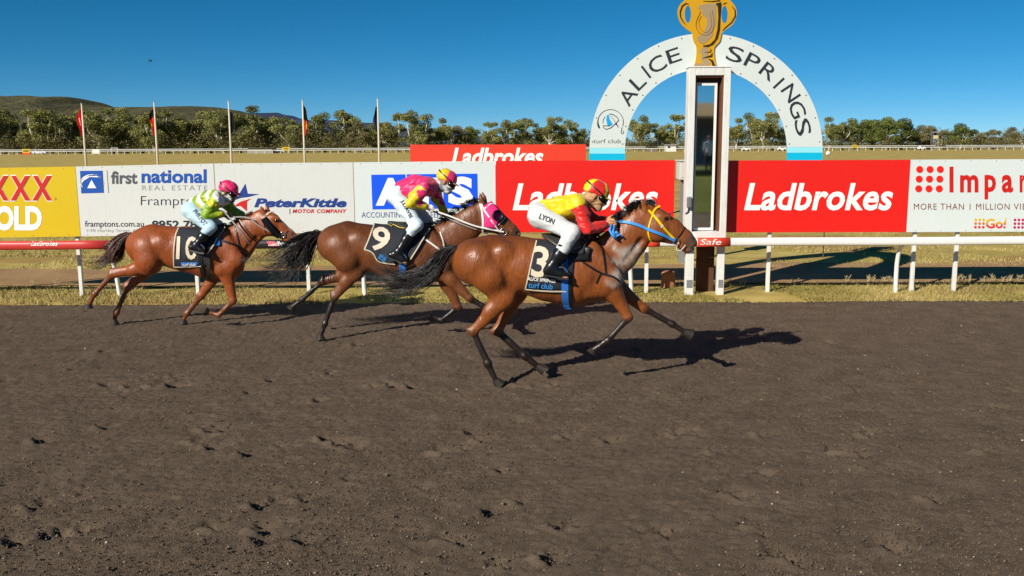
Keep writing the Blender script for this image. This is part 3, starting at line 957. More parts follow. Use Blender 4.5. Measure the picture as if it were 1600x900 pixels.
# --- running rail
rail = thing('running_rail', 'white plastic running rail with red and black sleeves along the track', 'rail', (0, YR, 0))
zt0 = P(800, 373.2, YR).z; zb0 = P(800, 386.2, YR).z
zc, hr = (zt0 + zb0) / 2, (zt0 - zb0) / 2
def rail_section(name, x0, x1, grow, mat, parent):
    prof = []
    for k in range(20):
        a = 2 * math.pi * k / 20
        prof.append((math.copysign(abs(math.cos(a)) ** 0.75, math.cos(a)) * (0.058 + grow), math.copysign(abs(math.sin(a)) ** 0.8, math.sin(a)) * (hr + grow)))
    n = max(2, int((x1 - x0) / 0.5))
    V, Fq = [], []
    for i in range(n + 1):
        x = x0 + (x1 - x0) * i / n
        V += [(x, YR + py, zc + pz + 0.003 * math.sin(x * 1.7)) for py, pz in prof]
    for i in range(n):
        for k in range(20):
            a, b = i * 20 + k, i * 20 + (k + 1) % 20
            Fq.append((a, b, b + 20, a + 20))
    Fq.append(tuple(range(19, -1, -1))); Fq.append(tuple(n * 20 + k for k in range(20)))
    o = mesh(name, V, Fq, mat, parent, smooth=True)
    return o
rail_section('rail_tube', -22, 22, 0, M_rail, rail)
M_slr = paint('red_sleeve', '#c93a34', 0.4, 0.5, 0.06, 4, grime=0.12)
M_slb = paint('black_sleeve', '#2a2526', 0.4, 0.5, 0.1, 4)
M_slo = paint('orange_red_sleeve', '#e0432b', 0.5, 0.4, 0.08, 4, grime=0.1)
M_pink = paint('pink_ink', '#d8727a', 0.5, 0.3, 0.05)
def rail_text(text, box, mat, parent, bold=0.02, shear=0.2):
    """lettering wrapped on the front of the sleeve"""
    v, f = glyphs(text, bold, shear)
    q = fit(v, box)
    w = []
    for x, y, _ in q:
        p = P(x, y, YR - 0.07)
        u = max(-0.95, min(0.95, (p.z - zc) / (hr + 0.012)))
        w.append((p.x, YR - (0.058 + 0.008) * (1 - abs(u) ** 2.4) ** 0.46 - 0.004, p.z))
    return mesh('lettering', w, f, mat, parent)
X_ = lambda px: P(px, 380, YR).x
s1 = rail_section('sleeve', X_(-160), X_(178), 0.006, M_slr, rail)
for x in (-112, 48, 167): rail_text('Ladbrokes', (x, 377.2, x + 42, 384.2), M_wink, s1)
s2 = rail_section('sleeve', X_(330), X_(483), 0.006, M_slb, rail)
plate('red_flash', [[(416, 376.8), (429, 376.8), (435, 384.5), (421, 384.5)]], YR - 0.0675, 0.004, M_pink, s2)
rail_text('Ladbrokes', (419, 377, 463, 384), M_wink, s2)
s3 = rail_section('sleeve', X_(760), X_(1000), 0.006, M_slr, rail)
for x in (770, 822, 880): rail_text('Ladbrokes', (x, 376.5, x + 42, 383.5), M_wink, s3)
s4 = rail_section('sleeve', X_(1008), X_(1030), 0.006, M_slo, rail)
s5 = rail_section('sleeve', X_(1089), X_(1140), 0.006, M_slo, rail)
rail_text('Safe', (1094, 373.6, 1127, 382.6), M_wink, s5, bold=0.0)
def goose(px_top, px_bot):
    t = P(px_top, 384, YR + 0.05); b = P(px_bot, 458, YR + 0.42)
    pts = cat([(t.x, YR + 0.02, zc - hr + 0.02), (t.x + (b.x - t.x) * 0.12, YR + 0.16, zc - hr - 0.09), (t.x + (b.x - t.x) * 0.45, YR + 0.27, 0.45), (b.x, YR + 0.30, -0.1)], 5)
    MB().tube([tuple(p) for p in pts], 0.036, 10).build('post', M_rail, rail, smooth=True)
goose(165, 193); goose(1410, 1395); goose(1640, 1632); goose(560, 573); goose(985, 986)

# --- finishing post
YP = 14.93
fp = thing('finishing_post', 'white finishing post box with tall mirror glass and two legs', 'finishing post', (P(1106, 450, YP).x, YP, 0))
xl, xr = P(1074, 240, YP).x, P(1138.5, 240, YP).x
ztop, zbot = P(1106, 105.5, YP).z, P(1106, 371.5, YP).z
D = 0.26
st = 0.105
boxobj('frame_side', xl, xl + st, YP, YP + D, zbot, ztop, M_post, fp, bevel=0.006)
boxobj('frame_side', xr - st, xr, YP, YP + D, zbot, ztop, M_post, fp, bevel=0.006)
boxobj('frame_top', xl + st + 0.001, xr - st - 0.001, YP + 0.002, YP + D, ztop - 0.12, ztop - 0.001, M_post, fp, bevel=0.006)
boxobj('frame_sill', xl + st + 0.001, xr - st - 0.001, YP + 0.002, YP + D, zbot + 0.001, zbot + 0.10, M_post, fp, bevel=0.006)
boxobj('cap', xl - 0.015, xr + 0.015, YP - 0.012, YP + D + 0.02, ztop + 0.001, ztop + 0.022, M_post, fp, bevel=0.004)
boxobj('base_board', xl - 0.01, xr + 0.01, YP - 0.008, YP + D + 0.01, zbot - 0.03, zbot - 0.001, M_post, fp, bevel=0.004)
M_rust = paint('rusty_brown_paint', '#6b4630', 0.85, 0.2, 0.3, 8, bump=0.4, bscale=30)
ix0, ix1 = xl + st, xr - st
gz0, gz1 = zbot + 0.10, ztop - 0.12
inner = MB()
inner.box(ix0, ix0 + 0.02, YP + 0.04, YP + D - 0.05, gz0, gz1).box(ix1 - 0.02, ix1, YP + 0.04, YP + D - 0.05, gz0, gz1).box(ix0 + 0.021, ix1 - 0.021, YP + 0.04, YP + D - 0.05, gz1 - 0.03, gz1)
inner.build('recess_lining', M_rust, fp)
boxobj('back_board', ix0, ix1, YP + D - 0.045, YP + D - 0.005, gz0, gz1, M_rust, fp)
yg = YP + D - 0.085
ga, gb = ix0 + 0.022, ix1 - 0.075
wf = MB()
wf.box(ga, ga + 0.045, yg - 0.02, yg + 0.03, gz0 + 0.01, gz1 - 0.10).box(gb - 0.035, gb, yg - 0.02, yg + 0.03, gz0 + 0.01, gz1 - 0.10).box(ga + 0.046, gb - 0.036, yg - 0.018, yg + 0.03, gz1 - 0.15, gz1 - 0.102).box(ga + 0.046, gb - 0.036, yg - 0.018, yg + 0.03, gz0 + 0.011, gz0 + 0.05)
wf.build('window_frame', M_rail, fp)
mg, ntg, bg_ = nodes('mirror_glass')
bg_.inputs['Base Color'].default_value = (0.72, 0.74, 0.74, 1); bg_.inputs['Metallic'].default_value = 1.0; bg_.inputs['Roughness'].default_value = 0.03
boxobj('mirror_glass', ga + 0.046, gb - 0.036, yg, yg + 0.006, gz0 + 0.051, gz1 - 0.151, mg, fp)
for (pa, pb, qa, qb) in ((1074, 1089, 1074, 1087.5), (1124.5, 1137.5, 1124, 1136.5)):
    a0, a1 = P(pa, 300, YP + 0.05).x, P(pb, 300, YP + 0.05).x
    lg_ = boxobj('leg', a0 + 0.01, a1 - 0.01, YP + 0.085, YP + 0.20, -0.12, zbot - 0.031, M_post, fp, bevel=0.008)
    boxobj('bracket', a0 + 0.03, a1 - 0.03, YP + 0.077, YP + 0.084, 0.14, 0.27, M_gal, lg_)
p0 = P(1120.5, 420, YP + 0.4).x
MB().tube([(p0, YP + 0.42, -0.1), (p0 + 0.02, YP + 0.40, zbot + 0.3)], 0.022, 8).build('stay_pipe', M_gal, fp, smooth=True)
spk = MB(); sx0, sx1 = P(1073.2, 316, YP - 0.06).x, P(1081, 316, YP - 0.06).x
sz0, sz1 = P(1077, 325, YP - 0.06).z, P(1077, 307.5, YP - 0.06).z
spk.box(sx0, sx1, YP - 0.09, YP - 0.0125, sz0, sz1)
so = spk.build('sensor_box', paint('grey_plastic', '#6a6c6e', 0.5), fp, bevel=0.02)
MB().tube([(sx0 + 0.04, YP - 0.03, sz0 + 0.01), (sx0 + 0.03, YP - 0.02, sz0 - 0.06), (sx0 - 0.01, YP - 0.008, sz0 - 0.10)], 0.009, 6).build('cable', M_ink, so, smooth=True)
tp = thing('timber_post', 'weathered brown timber post under the finishing post box', 'post', (P(1101, 450, YP + 0.5).x, YP + 0.5, 0))
v0, v1 = P(1087, 440, YP + 0.5).x, P(1114.5, 440, YP + 0.5).x
MB().box(v0, v1, YP + 0.47, YP + 0.53, -0.1, 1.06).build('plank', paint('brown_timber', '#5a3a26', 0.85, 0.2, 0.35, 5, bump=0.5, bscale=25, grime=0.3), tp, bevel=0.008)
stp = thing('timber_stump', 'short sawn timber stump on the grass left of the finishing post', 'stump', (P(1044, 449, 15.9).x, 15.9, 0.0))
c = P(1044, 449, 15.9).x
sm = MB(); ring0 = [(c + 0.12 * math.cos(a) * q, 15.9 + 0.1 * math.sin(a) * q, z) for z, q in ((-0.05, 1.1), (0.12, 1.02), (0.27, 0.98), (0.29, 0.9)) for a in np.linspace(0, 6.283, 13)[:-1] + 0.2]
fs = [(i * 12 + k, i * 12 + (k + 1) % 12, (i + 1) * 12 + (k + 1) % 12, (i + 1) * 12 + k) for i in range(3) for k in range(12)] + [tuple(36 + k for k in range(12))]
sm.add([(x + 0.008 * math.sin(x * 90), y, z + 0.012 * math.sin(x * 40)) for x, y, z in ring0], fs).build('trunk', paint('pale_timber', '#a9714d', 0.85, 0.2, 0.3, 10, bump=0.4, bscale=40), stp)

# --- arch
YA = YB + 0.009
arch = thing('finish_arch', 'white semicircular arch sign reading ALICE SPRINGS with blue feet', 'arch sign', (P(1103, 450, YA).x, YA, 0))
CX, CY, RO, RI = 1103, 234, 182, 126.5
def arch_part(name, y0, y1, x0, x1, mat):
    plate(name, [[(x0, y0), (x1, y0), (x1, y1), (x0, y1)]], YA, 0.018, mat, arch)
outer = ell(CX, CY, RO, RO, 60, 180, 360); innr = ell(CX, CY, RI, RI, 60, 360, 180)
M_arch = paint('arch_white', '#cfd7d3', 0.4, 0.4, 0.03, 1.0, grime=0.04)
plate('arch_panel', [[(CX - RO, 231)] + [p for p in outer if p[1] < 230.9] + [(CX + RO, 229.5), (CX + RI, 229.5)] + [p for p in innr if p[1] < 229.4] + [(CX - RI, 231)]], YA, 0.018, M_arch, arch)
M_lcy = paint('light_cyan_paint', '#93dde8', 0.4, 0.4, 0.03); M_cy = paint('cyan_paint', '#08b4da', 0.4, 0.4, 0.03)
for s_, yo in ((-1, 0), (1, -1.5)):
    xa, xb = (CX - RO, CX - RI) if s_ < 0 else (CX + RI, CX + RO)
    arch_part('pale_stripe', 231.1 + yo, 239.9 + yo, xa, xb, M_lcy)
    arch_part('blue_stripe', 240 + yo, 250.2 + (0.2 if s_ < 0 else 0), xa, xb, M_cy)
for px in (948, 1257):
    p = P(px, 300, YA)
    boxobj('support_post', p.x - 0.04, p.x + 0.04, YA + 0.06, YA + 0.10, 1.12, P(px, 215, YA).z, M_gal, arch)
YAI = YA - 0.012
bm_ = MB()
for a in np.linspace(184, 356, 15):
    for rr in (RO - 4, RI + 4):
        p = P(CX + rr * math.cos(math.radians(a)), CY + rr * math.sin(math.radians(a)), YA - 0.011)
        bm_.box(p.x - 0.009, p.x + 0.009, p.y - 0.003, p.y + 0.004, p.z - 0.009, p.z + 0.009)
tag(bm_.build('bolt_heads', M_screw, arch), kind='stuff')
def arc_letter(ch, cx, cy, ang, w, h, ws):
    v, f = glyphs(ch, 0.003)
    q = fit(v, (-w / 2, -h / 2, w / 2, h / 2))
    ca, sa = math.cos(math.radians(ang)), math.sin(math.radians(ang))
    ws.append(([P(cx + x * ca - y * sa, cy + x * sa + y * ca, YAI) for x, y, _ in q], f))
for word in ([('A', 981, 150.5, -55, 26, 23), ('L', 996.6, 128, -44, 19, 23), ('I', 1009.5, 112.5, -37.5, 3.6, 23), ('C', 1026.5, 100.5, -30, 27, 24), ('E', 1052.6, 86.8, -18.5, 21, 22)],
             [('S', 1148.6, 85, 17, 26, 24), ('P', 1176, 96, 28, 22, 23), ('R', 1201, 112, 38.5, 24, 23), ('I', 1216.8, 130, 47, 3.6, 23), ('N', 1235.5, 145.5, 56.5, 24, 23), ('G', 1245.6, 171, 67, 26, 24), ('S', 1254.4, 198.5, 77.5, 26, 24)]):
    ws = []
    for a in word: arc_letter(*a, ws)
    mb = MB()
    for v, f in ws: mb.add(v, f)
    mb.build('lettering', M_ink, arch)
cl = plate('club_emblem', [stroke(ell(954, 190.6, 20, 19.5, 14, 150, 215), [1.6, 2.6, 3, 2.8, 2.4, 2, 1.8, 1.5, 1.3, 1.1, 1, 1, 1, 0.9, 0.9]), stroke(ell(954, 190.6, 20, 19.5, 22, 215, 380), 0.8),
        stroke([(972, 199), (971, 204), (970.5, 208), (972.5, 209.3), (974.5, 207.5), (974, 204.5)], 0.9), stroke([(952, 178), (958, 179), (964, 183), (967, 187.5), (961, 194), (954, 200), (947, 202.2), (942.5, 199), (942, 196.5), (953, 196.6)], 1.1),
        stroke([(945.5, 182), (942.5, 187), (942, 193)], 0.7), stroke([(953.5, 180.5), (958.5, 186), (961, 191.5), (966, 199)], 0.6), stroke([(963, 192), (964.5, 195.5), (966.5, 199)], 0.5)], YAI, 0.004, M_ink, arch)
plate('sail', [[(948.3, 179.5), (951, 179), (952, 185.5), (955.6, 191.6), (957.5, 194.5), (954, 196.3), (949, 195.4), (947.2, 187.5)]], YAI, 0.004, paint('sail_blue', '#0ba0dc'), arch)
lettering('turf club', (927, 217.3, 970, 223.8), YAI, M_grey, arch, bold=0.0, space=1.05)

# --- trophy cut-out on the post
YT = YB - 0.016
tr = thing('trophy_cutout', 'flat painted gold trophy cup cutout standing on the finishing post', 'trophy sign', (P(1103, 104, YT).x, YT, ztop))
Z4 = lambda pts: [(1040 + x / 7.5, y / 7.5) for x, y in pts]
half = [(605, 788), (582, 725), (570, 640), (573, 555), (630, 490), (650, 420), (660, 385), (730, 330), (790, 280), (825, 200), (832, 140), (815, 80), (770, 20), (715, -20), (660, -25), (662, -150), (690, -160), (690, -190)]
left = [(240, -190), (240, -160), (268, -150), (270, -25), (250, -15), (190, 30), (150, 90), (140, 150), (150, 210), (180, 280), (240, 340), (310, 390), (315, 430), (330, 490), (360, 550), (360, 650), (345, 735), (320, 788)]
M_gold = paint('gold_paint', '#c8950c', 0.45, 0.4, 0.05, 3)
M_taupe = paint('taupe_paint', '#9c8867', 0.5, 0.3, 0.06, 3)
M_outl = paint('dark_outline_paint', '#2a241a', 0.5, 0.3, 0.1)
cup = plate('cup', [Z4(cat(half, 3)) + Z4(cat(left, 3)), Z4(ell(260, 168, 38, 102, 20)), Z4(ell(690, 172, 38, 102, 20))], YT, 0.022, M_gold, tr)
YT2 = YT - 0.0135
plate('shading_patch', [Z4([(400, 60), (500, 40), (592, 45), (590, 280), (560, 350), (545, 430), (490, 480), (440, 520), (400, 500), (370, 470), (375, 430), (440, 400), (480, 300), (485, 220), (430, 170), (415, 110), (375, 100)]),
     Z4([(420, 560), (490, 550), (500, 620), (480, 690), (530, 740), (480, 780), (335, 780), (350, 742), (440, 742), (410, 700), (430, 650), (400, 620)])], YT2, 0.004, M_taupe, tr)
plate('dark_outline', [Z4([(585, 40), (650, 25), (655, 60), (643, 200), (636, 350), (610, 450), (560, 520), (500, 550), (440, 546), (440, 534), (520, 518), (578, 460), (606, 350), (618, 200), (612, 80)]),
     Z4(stroke([(275, 50), (240, 38), (195, 70), (170, 140), (175, 200), (205, 255), (240, 290)], [4, 14, 16, 15, 13, 10, 4])), Z4(stroke([(778, 72), (815, 120), (815, 190), (775, 260), (710, 315), (668, 358)], [6, 13, 14, 12, 11, 7])),
     Z4(stroke([(676, 48), (718, 28)], [14, 3])), Z4(stroke([(440, 12), (540, 18), (640, 5)], [3, 9, 14])),
     Z4(stroke([(515, 570), (535, 590), (520, 610), (455, 612)], [6, 12, 12, 3])), Z4(stroke([(545, 620), (540, 655), (430, 683)], [10, 26, 4])), Z4(stroke([(500, 690), (545, 715), (560, 760), (600, 782), (475, 780)], [5, 26, 30, 12, 4]))], YT2 - 0.0045, 0.004, M_outl, tr)
shoe = [(400, 125), (405, 150), (370, 220), (355, 290), (370, 350), (410, 395), (480, 412), (540, 375), (565, 300), (565, 220), (545, 125)]
plate('horseshoe_outline', [Z4(stroke([tuple(p) for p in cat(shoe, 3)], 5)), Z4(stroke([tuple(p) for p in cat([(418, 185), (390, 250), (395, 310), (430, 365), (480, 380), (525, 340), (540, 270), (520, 150)], 3)], 3.5))], YT2 - 0.0045, 0.004, paint('maroon_outline_paint', '#7a4a22'), tr)
MB().box(P(1083, 104, YT).x, P(1120.5, 104, YT).x, YT - 0.03, YT + 0.014, ztop + 0.0225, ztop + 0.04).build('foot', M_gold, tr)

# --- small things behind the boards
YC = 19.0
cab = thing('electrical_cabinet', 'pale grey electrical cabinet on the grass left of the finishing post', 'cabinet', (P(1068, 252, YC).x, YC, 0))
x0, x1 = P(1062, 265, YC).x, P(1079, 265, YC).x; z1_ = P(1068, 252, YC).z; z0_ = P(1068, 281, YC).z
M_cab = paint('cabinet_paint', '#c9c9c1', 0.5, 0.4, 0.06)
boxobj('body', x0, x1, YC, YC + 0.4, z0_, z1_, M_cab, cab, bevel=0.01)
boxobj('roof', x0 - 0.02, x1 + 0.02, YC - 0.03, YC + 0.43, z1_ + 0.001, z1_ + 0.03, M_cab, cab)
boxobj('door', x0 + 0.03, x1 - 0.05, YC - 0.012, YC - 0.001, z0_ + 0.05, z1_ - 0.04, M_cab, cab)
boxobj('meter_window', x0 + 0.10, x0 + 0.19, YC - 0.018, YC - 0.0125, z1_ - 0.22, z1_ - 0.09, M_ink, cab)
boxobj('stand', (x0 + x1) / 2 - 0.05, (x0 + x1) / 2 + 0.05, YC + 0.15, YC + 0.25, -0.1, z0_, M_gal, cab)
lb = thing('globe_lamp', 'small white globe on a thin stem just right of the arch', 'lamp', (P(1294, 300, 20).x, 20, 0))
lx = P(1293.8, 239.5, 20)
g = bmesh.new(); bmesh.ops.create_uvsphere(g, u_segments=20, v_segments=12, radius=0.05)
gv = [Vector((q.co.x, q.co.y, q.co.z * 0.95)) + lx for q in g.verts]; gf = [[q.index for q in f.verts] for f in g.faces]; g.free()
mesh('globe', gv, gf, M_rail, lb, smooth=True)
MB().tube([(lx.x, 20, -0.05), (lx.x, 20, lx.z - 0.045)], 0.012, 8).build('stem', M_gal, lb, smooth=True)

# --- flags
YFL = 62.0
FLG = [(127.3, 161, ['#d32a22'], 'red flag with white lettering hanging limp from the first pole', 167, 213, -1), (240.5, 158.5, ['#16181c', '#e0402a', '#e0402a'], 'black and red flag with yellow spot hanging limp from the second pole', 168, 212.5, -1),
       (356.8, 157, ['#1a2030', '#11141a'], 'dark navy flag hanging limp from the third pole', 172, 208, 1), (472.4, 155.5, ['#141620', '#12141a', '#c55a20', '#c84a22'], 'black and orange flag hanging limp from the fourth pole', 163, 212, 1),
       (590, 153, ['#1b2436', '#26324a'], 'slate blue flag hanging limp from the fifth pole', 164, 206, -1)]
M_pole = paint('pole_paint', '#cfc4b0', 0.5, 0.4, 0.08, 4)
M_flag = attr_mat('flag_cloth', 0.7, 0.2, 0.12, 6)
for k, (px, yt, cols, lab, f0, f1, sd) in enumerate(FLG):
    top = P(px, yt, YFL)
    bx = top.x
    pole = thing('flag_pole', ['first', 'second', 'third', 'fourth', 'fifth'][k] + ' white flagpole from the left on the infield grass', 'flagpole', (bx, YFL, 0), 'flagpoles on the infield')
    MB().tube([(bx, YFL, -0.2), (bx, YFL, top.z * 0.5), (bx, YFL, top.z - 0.05)], [0.085, 0.07, 0.045], 10).build('pole', M_pole, pole, smooth=True)
    MB().tube([(bx, YFL, top.z - 0.05), (bx, YFL, top.z)], [0.06, 0.06], 10).build('finial', M_gal, pole, smooth=True)
    za, zb_ = P(px, f0, YFL).z, P(px, f1, YFL).z
    nu, nv = 14, 28
    V, C = [], []
    for j in range(nv + 1):
        t = j / nv
        z = za + (zb_ - za) * t
        wid = 0.14 + 0.20 * math.sin(math.pi * min(1, t * 1.05) ** 0.8)
        for i in range(nu + 1):
            u = i / nu
            x = bx + sd * (0.06 + wid * u * (0.8 + 0.2 * math.sin(6 * t + k)))
            y = YFL + 0.07 * math.sin(u * 9 + 3 * t + k) * (0.4 + u)
            V.append((x, y, z - 0.25 * u * (1 - t) - 0.05 * math.sin(u * 6)))
            c = cols[min(len(cols) - 1, int(t * len(cols) + 0.12 * math.sin(u * 5)))]
            if k == 0 and 0.32 < t < 0.62 and (int(t * 28) % 2 == 0) and 0.35 < u < 0.75: c = '#e8d8d0'
            if k == 1 and 0.5 < t < 0.66 and u > 0.55: c = '#e2b81c'
            if k == 3 and 0.62 < t < 0.82 and u > 0.6: c = '#e0a81c'
            C.append(S(c))
    fq = [(j * (nu + 1) + i, j * (nu + 1) + i + 1, (j + 1) * (nu + 1) + i + 1, (j + 1) * (nu + 1) + i) for j in range(nv) for i in range(nu)]
    fo = mesh('flag', V, fq, M_flag, smooth=True, cols=np.array(C))
    tag(fo, lab, 'flag', 'flags on the infield poles')
    so_ = fo.modifiers.new('thickness', 'SOLIDIFY'); so_.thickness = 0.01

# --- far side of the course
YQ = 292.0
fr_ = thing('far_running_rail', 'white running rail on the far side of the course', 'rail', (0, YQ, 0))
MB().tube([(-600, YQ, 1.08), (600, YQ, 1.08)], 0.1, 6).build('rail_tube', M_rail, fr_)
pm = MB()
for i in range(-170, 171): pm.box(i * 2.6 - 0.05, i * 2.6 + 0.05, YQ + 0.12, YQ + 0.22, -0.1, 1.02)
tag(pm.build('posts', M_rail, fr_), kind='stuff')
fr2 = thing('far_running_rail', 'second pale rail just beyond the far running rail', 'rail', (0, 306, 0))
MB().tube([(-600, 306, 1.5), (600, 306, 1.5)], 0.16, 6).build('rail_tube', paint('grey_rail', '#b9bcbc', 0.5), fr2)
pm = MB()
for i in range(-120, 121): pm.box(i * 4 - 0.05, i * 4 + 0.05, 306.2, 306.3, -0.1, 1.4)
tag(pm.build('posts', M_gal, fr2), kind='stuff')

def marker(px, y0, y1, w, text, label, red=False):
    c = P(px, (y0 + y1) / 2, 288)
    r = thing('distance_marker', label, 'sign', (c.x, 288, 0), 'distance markers on the far rail')
    za, zb_ = P(px, y1, 288).z, P(px, y0, 288).z
    hw = w / 2 / pxm(px, 236, 288)
    boxobj('panel', c.x - hw, c.x + hw, 288, 288.06, za, zb_, M_yel, r)
    lettering(text, (px - w * 0.36, y0 + 1.2, px + w * 0.36, y1 - 1.2), 287.98, M_ink, r, bold=0.03)
    for q in (-0.8, 0.8): boxobj('post', c.x + hw * q - 0.06, c.x + hw * q + 0.06, 288.07, 288.2, -0.1, zb_ - 0.1, M_gal, r)
    if red: boxobj('lower_panel', c.x - hw, c.x + hw, 288, 288.06, za - 0.5, za - 0.01, M_red, r)
marker(40.5, 233, 239, 12, '600', 'yellow distance marker with red strip at the far left', True)
marker(446.5, 229.8, 235, 11, '700', 'yellow distance marker left of the fourth flagpole')
marker(1336, 227, 231, 8, '200', 'small yellow distance marker right of the arch')
# judges tower
def tower():
    Y = 300
    x = P(1461, 230, Y).x
    r = thing('judges_tower', 'small pale lookout tower with stairs in front of the far scrub', 'tower', (x, Y, 0))
    mm = paint('tower_cream', '#c3b58c', 0.6)
    z_top, z_f, z_b = P(1461, 206.5, Y).z, P(1461, 211.5, Y).z, P(1461, 216.5, Y).z
    for sx in (-0.75, 0.75):
        for sy in (0, 1.4): boxobj('leg', x + sx - 0.06, x + sx + 0.06, Y + sy, Y + sy + 0.12, -0.1, z_top - 0.06, M_gal, r)
    boxobj('cabin_wall', x - 0.82, x + 0.82, Y - 0.05, Y - 0.005, z_b, z_f, mm, r)
    boxobj('floor', x - 0.8, x + 0.8, Y + 0.001, Y + 1.5, z_b - 0.1, z_b, M_gal, r)
    boxobj('back_wall', x - 0.8, x + 0.8, Y + 1.53, Y + 1.58, z_b, z_top - 0.06, paint('tower_shade_cloth', '#3c3f42', 0.8), r)
    boxobj('roof', x - 0.95, x + 0.95, Y - 0.25, Y + 1.75, z_top - 0.05, z_top + 0.12, paint('tower_roof', '#b7b7b0', 0.6), r)
    for i in range(7):
        zz = z_b * (i + 0.5) / 7
        boxobj('stair_tread', x + 1.0 + 0.3 * (i % 2), x + 1.7 + 0.3 * (i % 2), Y, Y + 0.4, zz, zz + 0.08, mm, r)
    for sx in (0.98, 2.05): boxobj('stair_rail', x + sx, x + sx + 0.06, Y - 0.06, Y - 0.01, -0.1, z_b + 0.7, mm, r)
tower()
def hut(px, y0, w, dpx, label, nm, Y=303, roof='#b8bab6', wall='#cfd0cb', cat_='building', win=True):
    p = P(px, y0, Y); hw = w / 2 / pxm(px, y0, Y); z = p.z
    r = thing(nm, label, cat_, (p.x, Y, 0))
    wl = boxobj('wall', p.x - hw, p.x + hw, Y, Y + 4, -0.1, z - 0.15, paint('hut_wall', wall, 0.6), r)
    if win: boxobj('window', p.x - hw * 0.75, p.x - hw * 0.2, Y - 0.05, Y - 0.002, z * 0.45, z * 0.75, M_ink, r)
    boxobj('roof', p.x - hw - 0.3, p.x + hw + 0.3, Y - 0.6, Y + 4.4, z - 0.149, z, paint('hut_roof', roof, 0.6), r)
hut(1049, 226, 15, 6, 'small white hut with dark window under the left half of the arch', 'site_hut')
hut(406, 230.5, 38, 6, 'long low grey shed with flat roof right of the third flagpole', 'shed', roof='#4a4c44', wall='#8d8b80', win=False)
hut(1019, 229, 14, 4, 'low brown roofed shelter left of the white hut', 'shelter', roof='#6b5f50', wall='#6f675a', win=False)
def car(px, y0, w, col, label, Y=309):
    k = pxm(px, 236, Y); L = w / k; p = P(px, 236, Y); x = p.x
    r = thing('parked_car', label, 'car', (x, Y, 0), 'white vehicles parked among the far trees')
    m = paint('car_paint', col, 0.3, 0.5, 0.02, coat=0.5)
    prof = [(-.5, .35), (-.5, .75), (-.44, .95), (-.3, 1.0), (-.2, 1.5), (.22, 1.52), (.34, 1.02), (.48, .9), (.5, .6), (.5, .35)]
    n = len(prof)
    V = [(x + a * L, Y + yy, z) for yy in (0, 1.7) for a, z in prof]
    Fq = [tuple(range(n)), tuple(range(2 * n - 1, n - 1, -1))] + [((i + 1) % n, i, n + i, n + (i + 1) % n) for i in range(n)]
    mesh('body', V, Fq, m, r)
    boxobj('side_window', x - 0.2 * L, x + 0.24 * L, Y - 0.02, Y - 0.002, 1.05, 1.4, M_ink, r)
    for s in (-0.3, 0.3): MB().tube([(x + s * L, Y - 0.03, 0.33), (x + s * L, Y + 0.2, 0.33)], 0.33, 12).build('wheel', M_ink, r)
car(1441, 228, 10, '#e4e4e0', 'white vehicle parked left of the judges tower')
car(1222, 229, 13, '#e0e2e2', 'white vehicle parked under the right half of the arch')
car(1166, 230, 12, '#d7dadc', 'silver vehicle parked beside pale trunks under the arch')
car(437, 236, 14, '#dddddd', 'white vehicle parked by the fourth flagpole')
car(60, 237, 22, '#cfd2d6', 'pale vehicle parked among trees at the far left')
# steward's box and hurdle frame on the far rail
bx_ = thing('barrier_box', 'white louvred box on the far rail right of the first flagpole', 'box', (P(150, 240, 286).x, 286, 0))
xq = P(150, 240, 286).x
for i in range(5): boxobj('slat', xq - 1.1, xq + 1.1, 286, 286.1, 0.35 + 0.27 * i, 0.57 + 0.27 * i, M_rail, bx_)
for s in (-1, 1): boxobj('post', xq + s * 0.95 - 0.06, xq + s * 0.95 + 0.06, 286.11, 286.25, -0.1, 1.6, M_rail, bx_)
hf = thing('goal_frame', 'thin white rectangular frame standing on the far rail', 'frame', (P(179, 240, 287).x, 287, 0))
xq = P(179, 240, 287).x
hm = MB(); hm.box(xq - 1.05, xq - 0.95, 287, 287.1, -0.1, 2.1).box(xq + 0.95, xq + 1.05, 287, 287.1, -0.1, 2.1).box(xq - 0.949, xq + 0.949, 287.002, 287.1, 1.98, 2.1)
hm.build('frame_bars', M_rail, hf)

# bird
bp_ = P(235, 95.5, 90)
bird = thing('bird', 'small dark bird flying high above the left hills', 'bird', bp_)
fb = Field()
fb.cone(bp_ + Vector((-0.13, 0, -0.02)), bp_ + Vector((0.11, 0, 0.02)), 0.03, 0.05, 0.02)
fb.ball(bp_ + Vector((0.15, 0, 0.04)), 0.036, 0.02); fb.cone(bp_ + Vector((0.17, 0, 0.04)), bp_ + Vector((0.21, 0, 0.03)), 0.014, 0.006, 0.01)
fb.cone(bp_ + Vector((-0.13, 0, -0.02)), bp_ + Vector((-0.24, 0, -0.04)), 0.025, 0.03, 0.02, 1.6)
for s in (-1, 1):
    fb.cone(bp_ + Vector((0.02, s * 0.03, 0.03)), bp_ + Vector((0.0, s * 0.2, 0.13)), 0.035, 0.03, 0.02); fb.cone(bp_ + Vector((0.0, s * 0.2, 0.13)), bp_ + Vector((-0.08, s * 0.36, 0.10)), 0.03, 0.01, 0.02)
V, Fq = fb.grow(0.014)
mesh('body', V, Fq, paint('bird_feathers', '#2b2a2a', 0.8), bird, smooth=True)

